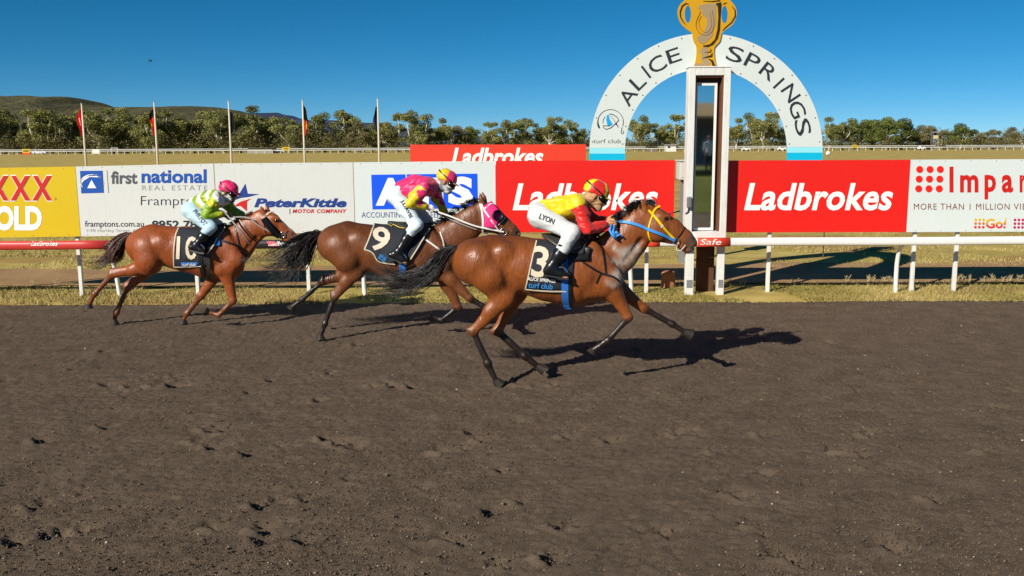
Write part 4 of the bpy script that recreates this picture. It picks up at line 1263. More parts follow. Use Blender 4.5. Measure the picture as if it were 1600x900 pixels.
# dry weeds at the edge of the path
M_weed = paint('dry_weed', '#b3a379', 0.8, 0.2, 0.15)
for k, (px, py) in enumerate([(1356, 443), (1362, 443), (1378, 443), (1384, 443), (1392, 442), (1495, 441), (1503, 440), (1514, 441), (1535, 442), (1550, 441), (1565, 441), (1578, 442), (1590, 441), (1322, 443), (1240, 444), (1135, 447), (1160, 446), (1060, 447), (1340, 400), (1352, 402), (960, 446), (50, 447), (90, 447)]):
    g0 = G(px, py, 0.02); rs = random.Random(k)
    r = thing('dry_weed', 'thin dry weed stalks at the shaded edge of the path', 'weed', (g0.x, g0.y, 0.02), 'dry weeds along the path')
    mb = MB()
    for q in range(rs.randint(3, 6)):
        hh = rs.uniform(0.05, 0.17); lx_, ly_ = rs.uniform(-0.08, 0.08), rs.uniform(-0.03, 0.03)
        a = g0 + Vector((rs.uniform(-0.04, 0.04), 0, 0)); b = a + Vector((lx_ * 0.4, ly_, hh * 0.65)); c2 = a + Vector((lx_, ly_, hh))
        mb.tube([a, b, c2], [0.005, 0.004, 0.003], 4, False)
        for s in (-1, 1): mb.tube([b, b + Vector((s * rs.uniform(0.015, 0.04), 0, rs.uniform(0.02, 0.05)))], [0.004, 0.0025], 4, False)
    mb.build('stalks', M_weed, r)

# what the mirror glass looks back at, behind the photographer: lawn bank, shelter, a man in white
bank = [(-60, -4, -0.05), (60, -4, -0.05), (60, -9, 1.0), (-60, -9, 1.0), (-60, -40, 1.3), (60, -40, 1.3)]
tag(mesh('lawn_bank', bank, [(1, 0, 3, 2), (2, 3, 4, 5)], ground_mat('lawn', [(0.3, '#5f6a24'), (0.5, '#727a30'), (0.7, '#80833c')], 0.8)), kind='structure')
# ================================================================== HORSES AND RIDERS
M_coat = attr_mat('horse_coat', 0.46, 0.5, 0.2, 26, bump=0.16, bscale=70, coat=0.06, coat_rough=0.35)
_nt = M_coat.node_tree; _b = _nt.nodes['Principled BSDF']
_n = N(_nt, 'ShaderNodeTexNoise', Scale=5.0, Detail=5.0, Roughness=0.6); _t = N(_nt, 'ShaderNodeTexCoord'); _m = N(_nt, 'ShaderNodeMapRange')
_m.inputs['From Min'].default_value = 0.3; _m.inputs['From Max'].default_value = 0.7; _m.inputs['To Min'].default_value = 0.3; _m.inputs['To Max'].default_value = 0.56
_nt.links.new(_t.outputs['Object'], _n.inputs['Vector']); _nt.links.new(_n.outputs['Fac'], _m.inputs[0]); _nt.links.new(_m.outputs[0], _b.inputs['Roughness'])
# raised veins and muscle fibre in the coat's relief
_bp0 = [n for n in _nt.nodes if n.type == 'BUMP'][0]
_vn = N(_nt, 'ShaderNodeTexNoise', Scale=3.6, Detail=2.0, Roughness=0.5, Distortion=0.6); _nt.links.new(_t.outputs['Object'], _vn.inputs['Vector'])
_s1 = N(_nt, 'ShaderNodeMath', operation='SUBTRACT'); _s1.inputs[1].default_value = 0.5; _nt.links.new(_vn.outputs['Fac'], _s1.inputs[0])
_s2 = N(_nt, 'ShaderNodeMath', operation='ABSOLUTE'); _nt.links.new(_s1.outputs[0], _s2.inputs[0])
_s3 = N(_nt, 'ShaderNodeMapRange'); _s3.inputs['From Min'].default_value = 0.0; _s3.inputs['From Max'].default_value = 0.022; _s3.inputs['To Min'].default_value = 1.0; _s3.inputs['To Max'].default_value = 0.0
_nt.links.new(_s2.outputs[0], _s3.inputs[0])
_vm = N(_nt, 'ShaderNodeTexNoise', Scale=1.7, Detail=1.0); _nt.links.new(_t.outputs['Object'], _vm.inputs['Vector'])
_s4 = N(_nt, 'ShaderNodeMath', operation='MULTIPLY'); _nt.links.new(_s3.outputs[0], _s4.inputs[0]); _nt.links.new(_vm.outputs['Fac'], _s4.inputs[1])
_mp = N(_nt, 'ShaderNodeMapping'); _mp.inputs['Scale'].default_value = (7, 2, 2.6); _mp.inputs['Rotation'].default_value = (0, 0.6, 0); _nt.links.new(_t.outputs['Object'], _mp.inputs[0])
_mf = N(_nt, 'ShaderNodeTexNoise', Scale=2.2, Detail=4.0, Roughness=0.55); _nt.links.new(_mp.outputs[0], _mf.inputs['Vector'])
_s5 = N(_nt, 'ShaderNodeMath', operation='MULTIPLY_ADD'); _s5.inputs[1].default_value = 0.2; _nt.links.new(_s4.outputs[0], _s5.inputs[0]); _nt.links.new(_mf.outputs['Fac'], _s5.inputs[2])
_bp1 = N(_nt, 'ShaderNodeBump', Strength=0.65, Distance=0.016)
_nt.links.new(_s5.outputs[0], _bp1.inputs['Height']); _nt.links.new(_bp0.outputs[0], _bp1.inputs['Normal']); _nt.links.new(_bp1.outputs[0], _b.inputs['Normal'])
M_hair = attr_mat('horse_hair', 0.42, 0.5, 0.25, 30)
M_eye = paint('eye_black', '#0c0806', 0.08, 0.6, 0.0)
M_silk = attr_mat('racing_silk', 0.42, 0.5, 0.14, 25, bump=1.0, bscale=17, sheen=0.2)
M_breech = attr_mat('breeches_cloth', 0.62, 0.3, 0.05, 25, bump=0.22, bscale=24)
M_skin = attr_mat('skin', 0.5, 0.4, 0.08, 30)
M_boot = paint('boot_leather', '#14161a', 0.3, 0.5, 0.15, 20, bump=0.1, bscale=30)
M_goggle = paint('goggle_lens', '#15120f', 0.12, 0.6, 0.1)
M_cloth = paint('saddlecloth_fabric', '#2c2f36', 0.75, 0.25, 0.2, 20, bump=0.5, bscale=22)
M_trim = paint('cream_trim', '#cfc4ad', 0.7, 0.3, 0.1)
M_num = paint('number_cream', '#d9cbb4', 0.7, 0.3, 0.08)
M_leather = paint('black_leather', '#1a1a1c', 0.4, 0.5, 0.2, 20)
M_brleather = paint('worn_grey_strap', '#8d8c86', 0.5, 0.4, 0.2, 20)
M_wstrap = paint('white_strap', '#e6e2dc', 0.5, 0.4, 0.06)
M_ystrap = paint('yellow_strap', '#e8c40c', 0.45, 0.4, 0.06)
M_bstrap = paint('blue_rein', '#3f8fd6', 0.5, 0.4, 0.1)
M_girth = paint('blue_girth', '#2d6fc0', 0.55, 0.4, 0.12)
M_saddle = paint('saddle_leather', '#3a3936', 0.45, 0.4, 0.2, 16)
M_sadgrey = paint('grey_saddle_flap', '#6d665a', 0.5, 0.4, 0.15, 16)
M_steel = paint('bit_steel', '#c4c4c0', 0.25, 0.5, 0.05, metal=0.9)
M_hoof = paint('hoof_horn', '#2c2520', 0.6, 0.3, 0.2)

def npv(v): return np.array(v[:], float)

class Horse:
    def __init__(self, label, Yh, zoom, centre_px, base, points, group='racehorses galloping past the post'):
        self.Y = Yh; self.zm = zoom
        ox, oy, sc = zoom
        self.s = pxm(centre_px[0], centre_px[1], Yh)
        w = P(centre_px[0], centre_px[1], Yh)
        self.root = thing('horse', label, 'horse', (w.x, Yh, 0), group)
        self.F = Field()
        self.base, self.points = np.array(S(base)), np.array(S(points))
    def z(self, x, y, dy=0.0):
        ox, oy, sc = self.zm
        return npv(P(ox + x / sc, oy + y / sc, self.Y + dy))
    def zr(self, r): return r / self.zm[2] / self.s
    def p(self, x, y, dy=0.0): return npv(P(x, y, self.Y + dy))
    def chain(self, balls, k, w, t='body'):
        for a, b in zip(balls[:-1], balls[1:]):
            wa = (a[3] if len(a) > 3 else w)
            self.F.cone(self.z(*a[:2]), self.z(*b[:2]), self.zr(a[2]), self.zr(b[2]), k, wa, t)
    def leg(self, pts, side, hind, ground=True):
        """pts: px joints top..hoof; radii by anatomy"""
        dyt = 0.13 if hind else 0.115
        n = len(pts)
        q = []
        for i, (x, y) in enumerate(pts):
            dy = side * (dyt if i else dyt * 0.9)
            q.append(self.p(x, y, dy))
        if ground: q[-1][2] = 0.055
        rad = [(0.15, 0.112), (0.102, 0.047), (0.04, 0.033), (0.034, 0.033)] if hind else [(0.108, 0.053), (0.042, 0.032), (0.033, 0.033)]
        k = [0.09, 0.06, 0.025, 0.02] if hind else [0.08, 0.025, 0.02]
        up = 2 if hind else 1
        for i in range(n - 1):
            a, b = q[i], q[i + 1]
            self.F.cone(a, b, rad[i][0], rad[i][1], k[i], 0.72 if i < up else 0.82, 'legup' if i < up else 'legdown')
        # muscle belly on the upper segment, bony joint, fetlock
        m = q[up - 1] * 0.62 + q[up] * 0.38
        self.F.ball(m + np.array([-0.015, side * 0.01, 0]), 0.078 if hind else 0.074, 0.05, 0.75, 'legup')
        self.F.ball(q[up], 0.05, 0.03, 0.82, 'legmid')
        if hind:
            d = q[2] - q[3]; d /= np.linalg.norm(d); e = q[1] - q[2]; e /= np.linalg.norm(e)
            back = np.array([-d[2], 0, d[0]])
            if back[0] > 0: back = -back
            self.F.cone(q[2], q[2] + d * 0.045 + back * 0.05, 0.036, 0.024, 0.03, 0.7, 'legmid')
            # tendon from the point of hock up the back of the gaskin
            self.F.cone(q[2] + d * 0.04 + back * 0.045, q[2] + e * 0.2 + back * 0.045, 0.018, 0.03, 0.03, 0.8, 'legup')
            self.F.cone(q[2] + back * 0.012, q[3] + back * 0.014, 0.02, 0.018, 0.008, 0.8, 'legdown')
        else:
            d = q[1] - q[2]; d /= np.linalg.norm(d); back = np.array([-d[2], 0, d[0]])
            if back[0] > 0: back = -back
            self.F.cone(q[1] + back * 0.018, q[2] + back * 0.014, 0.021, 0.018, 0.008, 0.8, 'legdown')
        self.F.ball(q[-2], 0.045, 0.02, 0.9, 'legdown')
        return q
    def hoof(self, q):
        d = q[-1] - q[-2]; d /= np.linalg.norm(d)
        a = q[-1] - d * 0.01
        e = a + d * 0.055 + np.array([0.025, 0, 0])
        if e[2] < 0.002:
            e = np.array([a[0] + 0.045, a[1], 0.004])
        ax = e - a; ax /= np.linalg.norm(ax)
        s_ = np.cross(ax, [0, 1, 0]); s_ /= np.linalg.norm(s_); l_ = np.cross(s_, ax)
        v, f = [], []
        for j, (t, r) in enumerate(((-0.2, 0.036), (0.25, 0.044), (1.0, 0.058), (1.02, 0.045))):
            c = a + (e - a) * t
            for k in range(12):
                an = 2 * math.pi * k / 12
                v.append(c + (s_ * math.cos(an) * 1.1 + l_ * math.sin(an)) * r)
        for j in range(3):
            for k in range(12): f.append((j * 12 + k, j * 12 + (k + 1) % 12, (j + 1) * 12 + (k + 1) % 12, (j + 1) * 12 + k))
        f += [tuple(range(11, -1, -1)), tuple(36 + k for k in range(12))]
        mesh('hoof', v, f, M_hoof, self.root, smooth=False)
    def ear(self, base, tip, dy0, dy1, t='ear'):
        a, b = self.z(*base, dy0), self.z(*tip, dy1)
        m = a * 0.5 + b * 0.5
        self.F.cone(a, m, 0.034, 0.032, 0.02, 0.7, t); self.F.cone(m, b, 0.032, 0.006, 0.01, 0.7, t)
        out = np.array([0.018, -0.03 if dy0 < 0 else 0.03, 0.0])
        self.F.cone(a * 0.7 + b * 0.3 + out, a * 0.2 + b * 0.8 + out * 0.7, 0.018, 0.006, 0.012, 1, t, sub=True)
    def finish(self, paintf, h=0.0125):
        V, Fq = self.F.grow(h, lambda X: 0.006 * nz(X * [1, 0.7, 0.8], 9, 77, 2) + 0.0018 * nz(X, 34, 79, 1))
        V = relax(V, Fq, 1)
        tg, names = self.F.tags(V)
        C = np.tile(self.base, (len(V), 1))
        C *= (1 + 0.10 * nz(V, 5, 3, 2))[:, None]
        T = {n: (tg == i) for i, n in enumerate(names)}
        for n_ in ('legdown',):
            if n_ in T: C[T[n_]] = self.points
        if 'legmid' in T: C[T['legmid']] = 0.45 * self.base + 0.55 * self.points
        C = paintf(V, C, T)
        C = soften(V, Fq, C, 2)
        self.body = mesh('body', V, Fq, M_coat, self.root, smooth=True, cols=C)
        self.bvh = BVHTree.FromPolygons([tuple(v) for v in V], [tuple(int(i) for i in q) for q in Fq])
        return self.body
    def hit(self, px, py, off=0.0, fallback=True):
        d = ray(px, py)
        l, n, i, t = self.bvh.ray_cast(CAM, d.normalized())
        if l is None or abs(l.y - self.Y) > 0.9:
            return (P(px, py, self.Y - 0.02), Vector((0, -1, 0.0)), False) if fallback else None
        if n.dot(d) > 0: n = -n
        return l + n * off, n, True
    def strap(self, name, pts, width, mat, off=0.008, parent=None, thick=0.005, zoomed=True, step=3.0):
        if zoomed: pts = [(self.zm[0] + x / self.zm[2], self.zm[1] + y / self.zm[2]) for x, y in pts]
        q = cat(pts, 8)
        L = np.concatenate([[0], np.cumsum(np.linalg.norm(np.diff(q, axis=0), axis=1))])
        n = max(4, int(L[-1] / step))
        q = np.stack([np.interp(np.linspace(0, L[-1], n), L, q[:, i]) for i in (0, 1)], 1)
        W, Nn, ok = [], [], []
        for x, y in q:
            l, nn, o = self.hit(x, y, off); W.append(npv(l)); Nn.append(npv(nn)); ok.append(o)
        W, Nn = np.array(W), np.array(Nn)
        ok = np.array(ok)
        if ok.any() and not ok.all():
            i = np.arange(n)
            for d in range(3): Nn[~ok, d] = np.interp(i[~ok], i[ok], Nn[ok, d])
            yi = np.interp(i[~ok], i[ok], W[ok, 1])
            for j, yy in zip(i[~ok], yi): W[j] = npv(P(q[j][0], q[j][1], yy))
        for _ in range(2):
            Nn[1:-1] = (Nn[:-2] + 2 * Nn[1:-1] + Nn[2:]) / 4
            W[1:-1, 1] = (W[:-2, 1] + 2 * W[1:-1, 1] + W[2:, 1]) / 4
        return ribbon(name, W, Nn, width, thick, mat, parent or self.root)
    def drape(self, name, quad, mat, off=0.014, nu=14, nv=16, parent=None, zoomed=True, thick=0.006, both=True, wave=0.004):
        """cloth hung over the horse: quad = TL, TR, BR, BL on the near side, mirrored over the back to the far side"""
        if zoomed: quad = [(self.zm[0] + x / self.zm[2], self.zm[1] + y / self.zm[2]) for x, y in quad]
        TL, TR, BR, BL = [np.array(q) for q in quad]
        rows = []
        for j in range(nv + 1):
            v = j / nv
            r = []
            for i in range(nu + 1):
                u = i / nu
                a = TL + (TR - TL) * u; b = BL + (BR - BL) * u
                q = a + (b - a) * v
                l, n, ok = self.hit(q[0], q[1], off)
                l = npv(l)
                if ok: l = l + npv(n) * wave * math.sin(u * 14 + v * 5) * v
                r.append((l, ok))
            rows.append(r)
        # points off the silhouette take the depth of their neighbour below
        for j in range(nv - 1, -1, -1):
            for i in range(nu + 1):
                if not rows[j][i][1]:
                    y = rows[j + 1][i][0][1] if rows[j + 1][i][1] or j < nv - 1 else self.Y
                    q = (TL + (TR - TL) * (i / nu)); bq = (BL + (BR - BL) * (i / nu)); q = q + (bq - q) * (j / nv)
                    rows[j][i] = (npv(P(q[0], q[1], y * 0.75 + self.Y * 0.25)), True)
        near = [[c[0] for c in r] for r in rows][::-1]                # bottom -> top
        grid = near
        if both:
            far = [[np.array([p[0], 2 * self.Y - p[1], p[2]]) for p in r] for r in near][::-1]
            top = [[(a + b) / 2 + np.array([0, 0, 0.012]) for a, b in zip(near[-1], far[0])]]
            grid = near + top + far
        V = np.array(grid).reshape(-1, 3)
        m = nu + 1
        fq = [(j * m + i, j * m + i + 1, (j + 1) * m + i + 1, (j + 1) * m + i) for j in range(len(grid) - 1) for i in range(nu)]
        o = mesh(name, V, fq, mat, parent or self.root, smooth=True)
        s = o.modifiers.new('thickness', 'SOLIDIFY'); s.thickness = thick; s.offset = 1.0
        return o, near
    def print_on(self, text, quad_box, mat, parent, off=0.024, bold=0.03, shear=0.0, ang=0.0, zoomed=True, bvh=None):
        """lettering laid on the cloth"""
        v, f = glyphs(text, bold, shear)
        x0, y0, x1, y1 = quad_box
        q = fit(v, (x0, y0, x1, y1))
        q, f = refine(q, f, max(y1 - y0, x1 - x0) / 7)
        cx, cy = (x0 + x1) / 2, (y0 + y1) / 2
        ca, sa = math.cos(math.radians(ang)), math.sin(math.radians(ang))
        W = []
        for x, y, _ in q:
            dx, dy = x - cx, y - cy
            X, Y = cx + dx * ca - dy * sa, cy + dx * sa + dy * ca
            if zoomed: X, Y = self.zm[0] + X / self.zm[2], self.zm[1] + Y / self.zm[2]
            if bvh is None:
                l, n, ok = self.hit(X, Y, off)
            else:
                d = ray(X, Y); l, n, i, t = bvh.ray_cast(CAM, d.normalized())
                if l is None: l = P(X, Y, self.Y - 0.25)
                else: l = l - d.normalized() * off
            W.append(npv(l))
        return mesh('lettering', W, f, mat, parent)
    def tube(self, name, pts, r, mat, parent=None, n=8):
        return MB().tube([tuple(p) for p in pts], r, n).build(name, mat, parent or self.root, smooth=True)
    def tail(self, guide, spread, n, r, cols, seed, name='tail', lift=0.0):
        """guide: zoom px + depth; spread in m along it"""
        rs = np.random.default_rng(seed)
        g = cat([self.z(x, y, d) for x, y, d in guide], 5)
        sp = np.interp(np.linspace(0, 1, len(g)), np.linspace(0, 1, len(spread)), spread)
        k = len(g)
        paths = []
        for i in range(n):
            if i % 14 == 0: oc = np.clip(rs.normal(size=3), -1.4, 1.4) * [0.5, 0.75, 0.5]; fr0 = rs.uniform(0.6, 1.0); phc = rs.uniform(0, 6.28, 3)
            o = oc + rs.normal(size=3) * (0.12 if rs.random() < 0.9 else 0.35)
            frac = min(1.0, fr0 * rs.uniform(0.85, 1.1))
            t = np.linspace(0, frac, 14) * (k - 1)
            base = np.stack([np.interp(t, np.arange(k), g[:, d]) for d in range(3)], 1)
            s_ = np.interp(t, np.arange(k), sp)
            ph = phc + rs.normal(0, 0.25, 3)
            wob = np.stack([np.sin(t * 0.33 + ph[d]) for d in range(3)], 1) * s_[:, None] * 0.32
            paths.append(base + s_[:, None] * o[None] + wob * np.linspace(0, 1, 14)[:, None])
        c = np.array(S(cols[0]))[None] * rs.uniform(0.6, 1.3, (n, 1)); m = rs.random(n) < 0.25
        c[m] = np.array(S(cols[1])) * rs.uniform(0.7, 1.2, (m.sum(), 1))
        return hair(np.array(paths), r * rs.uniform(0.7, 1.3, n), name, M_hair, self.root, cols=c)
    def mane(self, crest, n, length, flow, r, cols, seed, name='mane', fall=0.5, width=0.05):
        rs = np.random.default_rng(seed)
        g = cat([self.z(x, y, 0) for x, y in crest], 6)
        k = len(g)
        paths = []
        for i in range(n):
            if i % 16 == 0: tc_ = rs.random() * (k - 1); sc_ = -1 if rs.random() < 0.75 else 1; Lc = length * rs.uniform(0.65, 1.2); n0 = rs.normal(0, 0.3, 3); n1 = rs.normal(0, 0.3, 3)
            t = min(k - 1, max(0, tc_ + rs.normal(0, 0.35)))
            b = np.array([np.interp(t, np.arange(k), g[:, d]) for d in range(3)]) + rs.normal(0, 1, 3) * [0.012, width * 0.4, 0.012]
            side = sc_
            L = Lc * rs.uniform(0.75, 1.1)
            d0 = np.array([flow[0], side * 0.35, flow[1]]) + n0 + rs.normal(0, 0.07, 3); d0 /= np.linalg.norm(d0)
            d1 = np.array([flow[0] * 0.6, side * 0.8, -fall]) + n1 + rs.normal(0, 0.07, 3); d1 /= np.linalg.norm(d1)
            u = np.linspace(0, 1, 9)[:, None]
            paths.append(b + L * (d0 * (u - 0.5 * u ** 2) + d1 * 0.5 * u ** 2))
        c = np.array(S(cols[0]))[None] * rs.uniform(0.6, 1.4, (n, 1)); m = rs.random(n) < 0.2
        c[m] = np.array(S(cols[1])) * rs.uniform(0.7, 1.2, (m.sum(), 1))
        return hair(np.array(paths), r * rs.uniform(0.7, 1.3, n), name, M_hair, self.root, cols=c)
    def eye(self, x, y, rm=0.022):
        ox, oy, sc = self.zm
        l, n, ok = self.hit(ox + x / sc, oy + y / sc, -rm * 0.45)
        for s in (1, -1):
            c = Vector((l.x, l.y if s == 1 else 2 * self.Y - l.y, l.z))
            g = bmesh.new(); bmesh.ops.create_uvsphere(g, u_segments=14, v_segments=10, radius=rm)
            v = [q.co + c for q in g.verts]; f = [[q.index for q in fc.verts] for fc in g.faces]; g.free()
            mesh('eye', v, f, M_eye, self.root, smooth=True)
        return l

def ribbon(name, W, Nn, width, thick, mat, parent):
    W = np.asarray(W, float); Nn = np.asarray(Nn, float)
    T = np.gradient(W, axis=0); T /= np.linalg.norm(T, axis=1, keepdims=True) + 1e-9
    Nn = Nn - (Nn * T).sum(1, keepdims=True) * T
    Nn /= np.linalg.norm(Nn, axis=1, keepdims=True) + 1e-9
    B = np.cross(T, Nn)
    n = len(W)
    wd = np.asarray(width) * np.ones(n)
    V = np.stack([W - B * wd[:, None] / 2 - Nn * thick / 2, W + B * wd[:, None] / 2 - Nn * thick / 2, W + B * wd[:, None] * 0.46 + Nn * thick / 2, W - B * wd[:, None] * 0.46 + Nn * thick / 2], 1).reshape(-1, 3)
    f = []
    for i in range(n - 1):
        for k in range(4):
            a, b = i * 4 + k, i * 4 + (k + 1) % 4
            f.append((a, b, b + 4, a + 4))
    f += [(3, 2, 1, 0), tuple((n - 1) * 4 + k for k in range(4))]
    return mesh(name, V, f, mat, parent)

# ------------------------------------------------------------------ rider
def hand(F, wrist, aim, up, side, t='hand', s=1.0):
    """closed fist round a rein: palm, four unequal curled fingers, thumb"""
    a = np.array(aim, float); a /= np.linalg.norm(a)
    u = np.array(up, float); u -= a * (u @ a); u /= np.linalg.norm(u)
    l = np.cross(u, a)                                             # across the knuckles
    w = np.array(wrist, float)
    pc = w + a * 0.045 * s
    F.cone(w, pc + a * 0.02 * s, 0.026 * s, 0.03 * s, 0.012, 1.0, t)
    for k in range(4):
        off = (k - 1.5) * 0.021 * s
        ln = (0.036, 0.042, 0.040, 0.031)[k] * s
        k0 = pc + a * 0.03 * s + u * off
        k1 = k0 + a * ln * 0.75 - l * side * 0.012 * s
        k2 = k1 - l * side * ln * 0.8 - a * 0.006 * s
        k3 = k2 - a * ln * 0.8
        F.cone(k0, k1, 0.0115 * s, 0.0105 * s, 0.004, 1, t); F.cone(k1, k2, 0.0105 * s, 0.0095 * s, 0.003, 1, t); F.cone(k2, k3, 0.0095 * s, 0.008 * s, 0.003, 1, t)
    th0 = w + a * 0.03 * s + u * 0.03 * s
    th1 = th0 + a * 0.035 * s + u * 0.014 * s - l * side * 0.01
    th2 = th1 + a * 0.026 * s - l * side * 0.018 * s - u * 0.008 * s
    F.cone(th0, th1, 0.014 * s, 0.0125 * s, 0.008, 1, t); F.cone(th1, th2, 0.0125 * s, 0.0095 * s, 0.004, 1, t)

def rider(label, H, J, skin, look):
    """J: px joints with depth offsets; look: dict of clothing colours / painters"""
    Yh = H.Y; s = H.s
    q = {k: npv(P(v[0], v[1], Yh + v[2])) for k, v in J.items()}
    hip = q['hip']
    root = thing('person', label, 'jockey', (hip[0], Yh, hip[2] - 0.12), 'jockeys riding the racehorses')
    th = look.get('tilt', -22); ca, sa = math.cos(math.radians(th)), math.sin(math.radians(th))
    f = np.array([ca, 0, sa]); u = np.array([-sa, 0, ca]); l = np.array([0.0, 1, 0])
    C = q['head']
    # --- whole body, one skin
    F = Field()
    torso = [(q['hip'], 0.112), (q['waist'], 0.098), (q['mid'], 0.108), (q['chest'], 0.108)]
    limbs = []
    for a, b in zip(torso[:-1], torso[1:]): limbs.append((a[0], b[0], a[1], b[1], 0.05, 1.35, 'torso'))
    limbs.append((q['shN'], q['shF'], 0.066, 0.066, 0.05, 1.0, 'torso'))
    limbs.append((q['chest'] * 0.4 + (q['shN'] + q['shF']) * 0.3, C - f * 0.02 - u * 0.08, 0.062, 0.052, 0.03, 1.0, 'neck'))
    arm = []
    for sd in 'NF':
        arm += [(q['sh' + sd], q['el' + sd], 0.058, 0.043, 0.03, 1, 'arm' + sd), (q['el' + sd], q['wr' + sd], 0.043, 0.028, 0.015, 1, 'arm' + sd)]
    leg = []
    for sd, y in (('N', -1), ('F', 1)):
        h0 = q['hip'] + np.array([0.0, 0.095 * y, -0.01])
        leg += [(h0, q['kn' + sd], 0.105, 0.064, 0.04, 1, 'thigh' + sd), (q['kn' + sd], q['cu' + sd], 0.06, 0.054, 0.02, 1, 'shin' + sd), (q['cu' + sd], q['an' + sd], 0.054, 0.038, 0.02, 1, 'shin' + sd),
                (q['an' + sd] - np.array([0.0, 0, 0.03]), q['to' + sd], 0.036, 0.03, 0.02, 1, 'foot' + sd)]
    for p_ in limbs + arm + leg: F.cone(*p_)
    # head with a face
    F.cone(C - f * 0.03 + u * 0.01, C + f * 0.03 + u * 0.01, 0.088, 0.084, 0.03, 0.86, 'head')
    F.cone(C + f * 0.05 - u * 0.02, C + f * 0.052 - u * 0.085, 0.058, 0.042, 0.03, 0.95, 'head')
    F.cone(C + f * 0.0 - u * 0.07, C + f * 0.075 - u * 0.118, 0.048, 0.024, 0.02, 1.0, 'head')
    F.cone(C + f * 0.106 - u * 0.012, C + f * 0.126 - u * 0.052, 0.011, 0.017, 0.012, 0.9, 'nose')
    F.cone(C + f * 0.094 + u * 0.012 - l * 0.035, C + f * 0.094 + u * 0.012 + l * 0.035, 0.018, 0.018, 0.015, 1, 'head')
    for y in (-1, 1):
        F.ball(C + f * 0.104 - u * 0.014 + l * 0.032 * y, 0.014, 0.01, 1, 'head', sub=True)
        F.ball(C + f * 0.092 - u * 0.014 + l * 0.031 * y, 0.014, 0.004, 1, 'eyeball')
        F.cone(C - f * 0.012 - u * 0.01 + l * 0.08 * y, C - f * 0.012 - u * 0.045 + l * 0.078 * y, 0.026, 0.017, 0.008, 0.35, 'ear')
    F.cone(C + f * 0.104 - u * 0.084 - l * 0.018, C + f * 0.104 - u * 0.084 + l * 0.018, 0.010, 0.010, 0.006, 1, 'lips')
    F.cone(C + f * 0.100 - u * 0.098 - l * 0.014, C + f * 0.100 - u * 0.098 + l * 0.014, 0.010, 0.010, 0.006, 1, 'lips')
    for sd, y in (('N', -1), ('F', 1)):
        aim = q['ha' + sd] - q['wr' + sd]
        hand(F, q['wr' + sd] + aim * 0.05, aim, np.array([0.25, 0, 1.0]), -y, 'hand' + sd, 1.0)
    V, Fq = F.grow(0.0085)
    tg, names = F.tags(V)
    T = {n: (tg == i) for i, n in enumerate(names)}
    Cc = np.tile(np.array(S(skin)), (len(V), 1)) * (1 + 0.12 * nz(V, 18, 2, 2))[:, None]
    if 'lips' in T: Cc[T['lips']] *= [0.95, 0.62, 0.6]
    if 'eyeball' in T: Cc[T['eyeball']] = (0.6, 0.58, 0.55)
    for n_, c_ in look.get('gloves', {}).items():
        Cc[T[n_]] = np.array(S(c_)) * (1 + 0.15 * nz(V[T[n_]], 40, 6, 2))[:, None]
    mesh('body', V, Fq, M_skin, root, smooth=True, cols=soften(V, Fq, Cc, 1))
    # --- shirt
    def wr(amp, fr, seed):
        return lambda X: amp * nz(X * [0.55, 1, 1.5], fr, seed, 1) + amp * 0.45 * (0.5 - 1.6 * np.abs(nz(X * [0.6, 1, 1.4], fr * 1.9, seed + 1, 1)))
    Sx = Field()
    G_ = 0.014
    for a, b, ra, rb, k, w, t in limbs[:5]:
        if t == 'neck':
            m = a * 0.55 + b * 0.45
            Sx.cone(a, m, ra + 0.012, rb + 0.016, k, w, t)
        elif a is q['hip']:
            Sx.cone(a * 0.35 + b * 0.65, b, ra + 0.006, rb + G_, k, w, t)
        else:
            Sx.cone(a, b, ra + G_, rb + G_, k, w, t)
    for i, (a, b, ra, rb, k, w, t) in enumerate(arm):
        e = b if i % 2 == 0 else a * 0.10 + b * 0.90
        Sx.cone(a, e, ra + 0.017, rb + 0.017, k, w, t)
    fold = wr(0.0115, 23, look.get('seed', 1))
    V, Fq = Sx.grow(0.0095, lambda X: np.minimum(fold(X) - 0.005, 0.004))
    tg, names = Sx.tags(V)
    T = {n: (tg == i) for i, n in enumerate(names)}
    Cs = look['shirt'](V, T, q, f)
    mesh('shirt', V, Fq, M_silk, root, smooth=True, cols=Cs)
    # --- breeches
    B = Field()
    B.cone(q['hip'] - (q['waist'] - q['hip']) * 0.12, q['hip'] * 0.35 + q['waist'] * 0.65, 0.122, 0.105, 0.05, 1.35, 'seat')
    for sd, y in (('N', -1), ('F', 1)):
        h0 = q['hip'] + np.array([0.0, 0.095 * y, -0.01])
        B.cone(h0, q['kn' + sd], 0.112, 0.074, 0.05, 1, 'thigh'); B.cone(q['kn' + sd], q['cu' + sd], 0.07, 0.062, 0.025, 1, 'shin')
    cre = wr(0.0045, 30, 9)
    V, Fq = B.grow(0.0095, lambda X: np.minimum(cre(X) - 0.005, 0.0))
    Cb = np.tile(np.array(S(look['breeches'])), (len(V), 1))
    mesh('breeches', V, Fq, M_breech, root, smooth=True, cols=Cb)
    bb = BVHTree.FromPolygons([tuple(v) for v in V], [tuple(int(i) for i in z_) for z_ in Fq])
    br = [c for c in root.children if c.name.startswith('breeches')][0]
    for text, box, ang in look.get('legtext', []):
        H.print_on(text, box, look.get('legink', M_ink), br, off=0.006, bold=0.03, ang=ang, zoomed=False, bvh=bb)
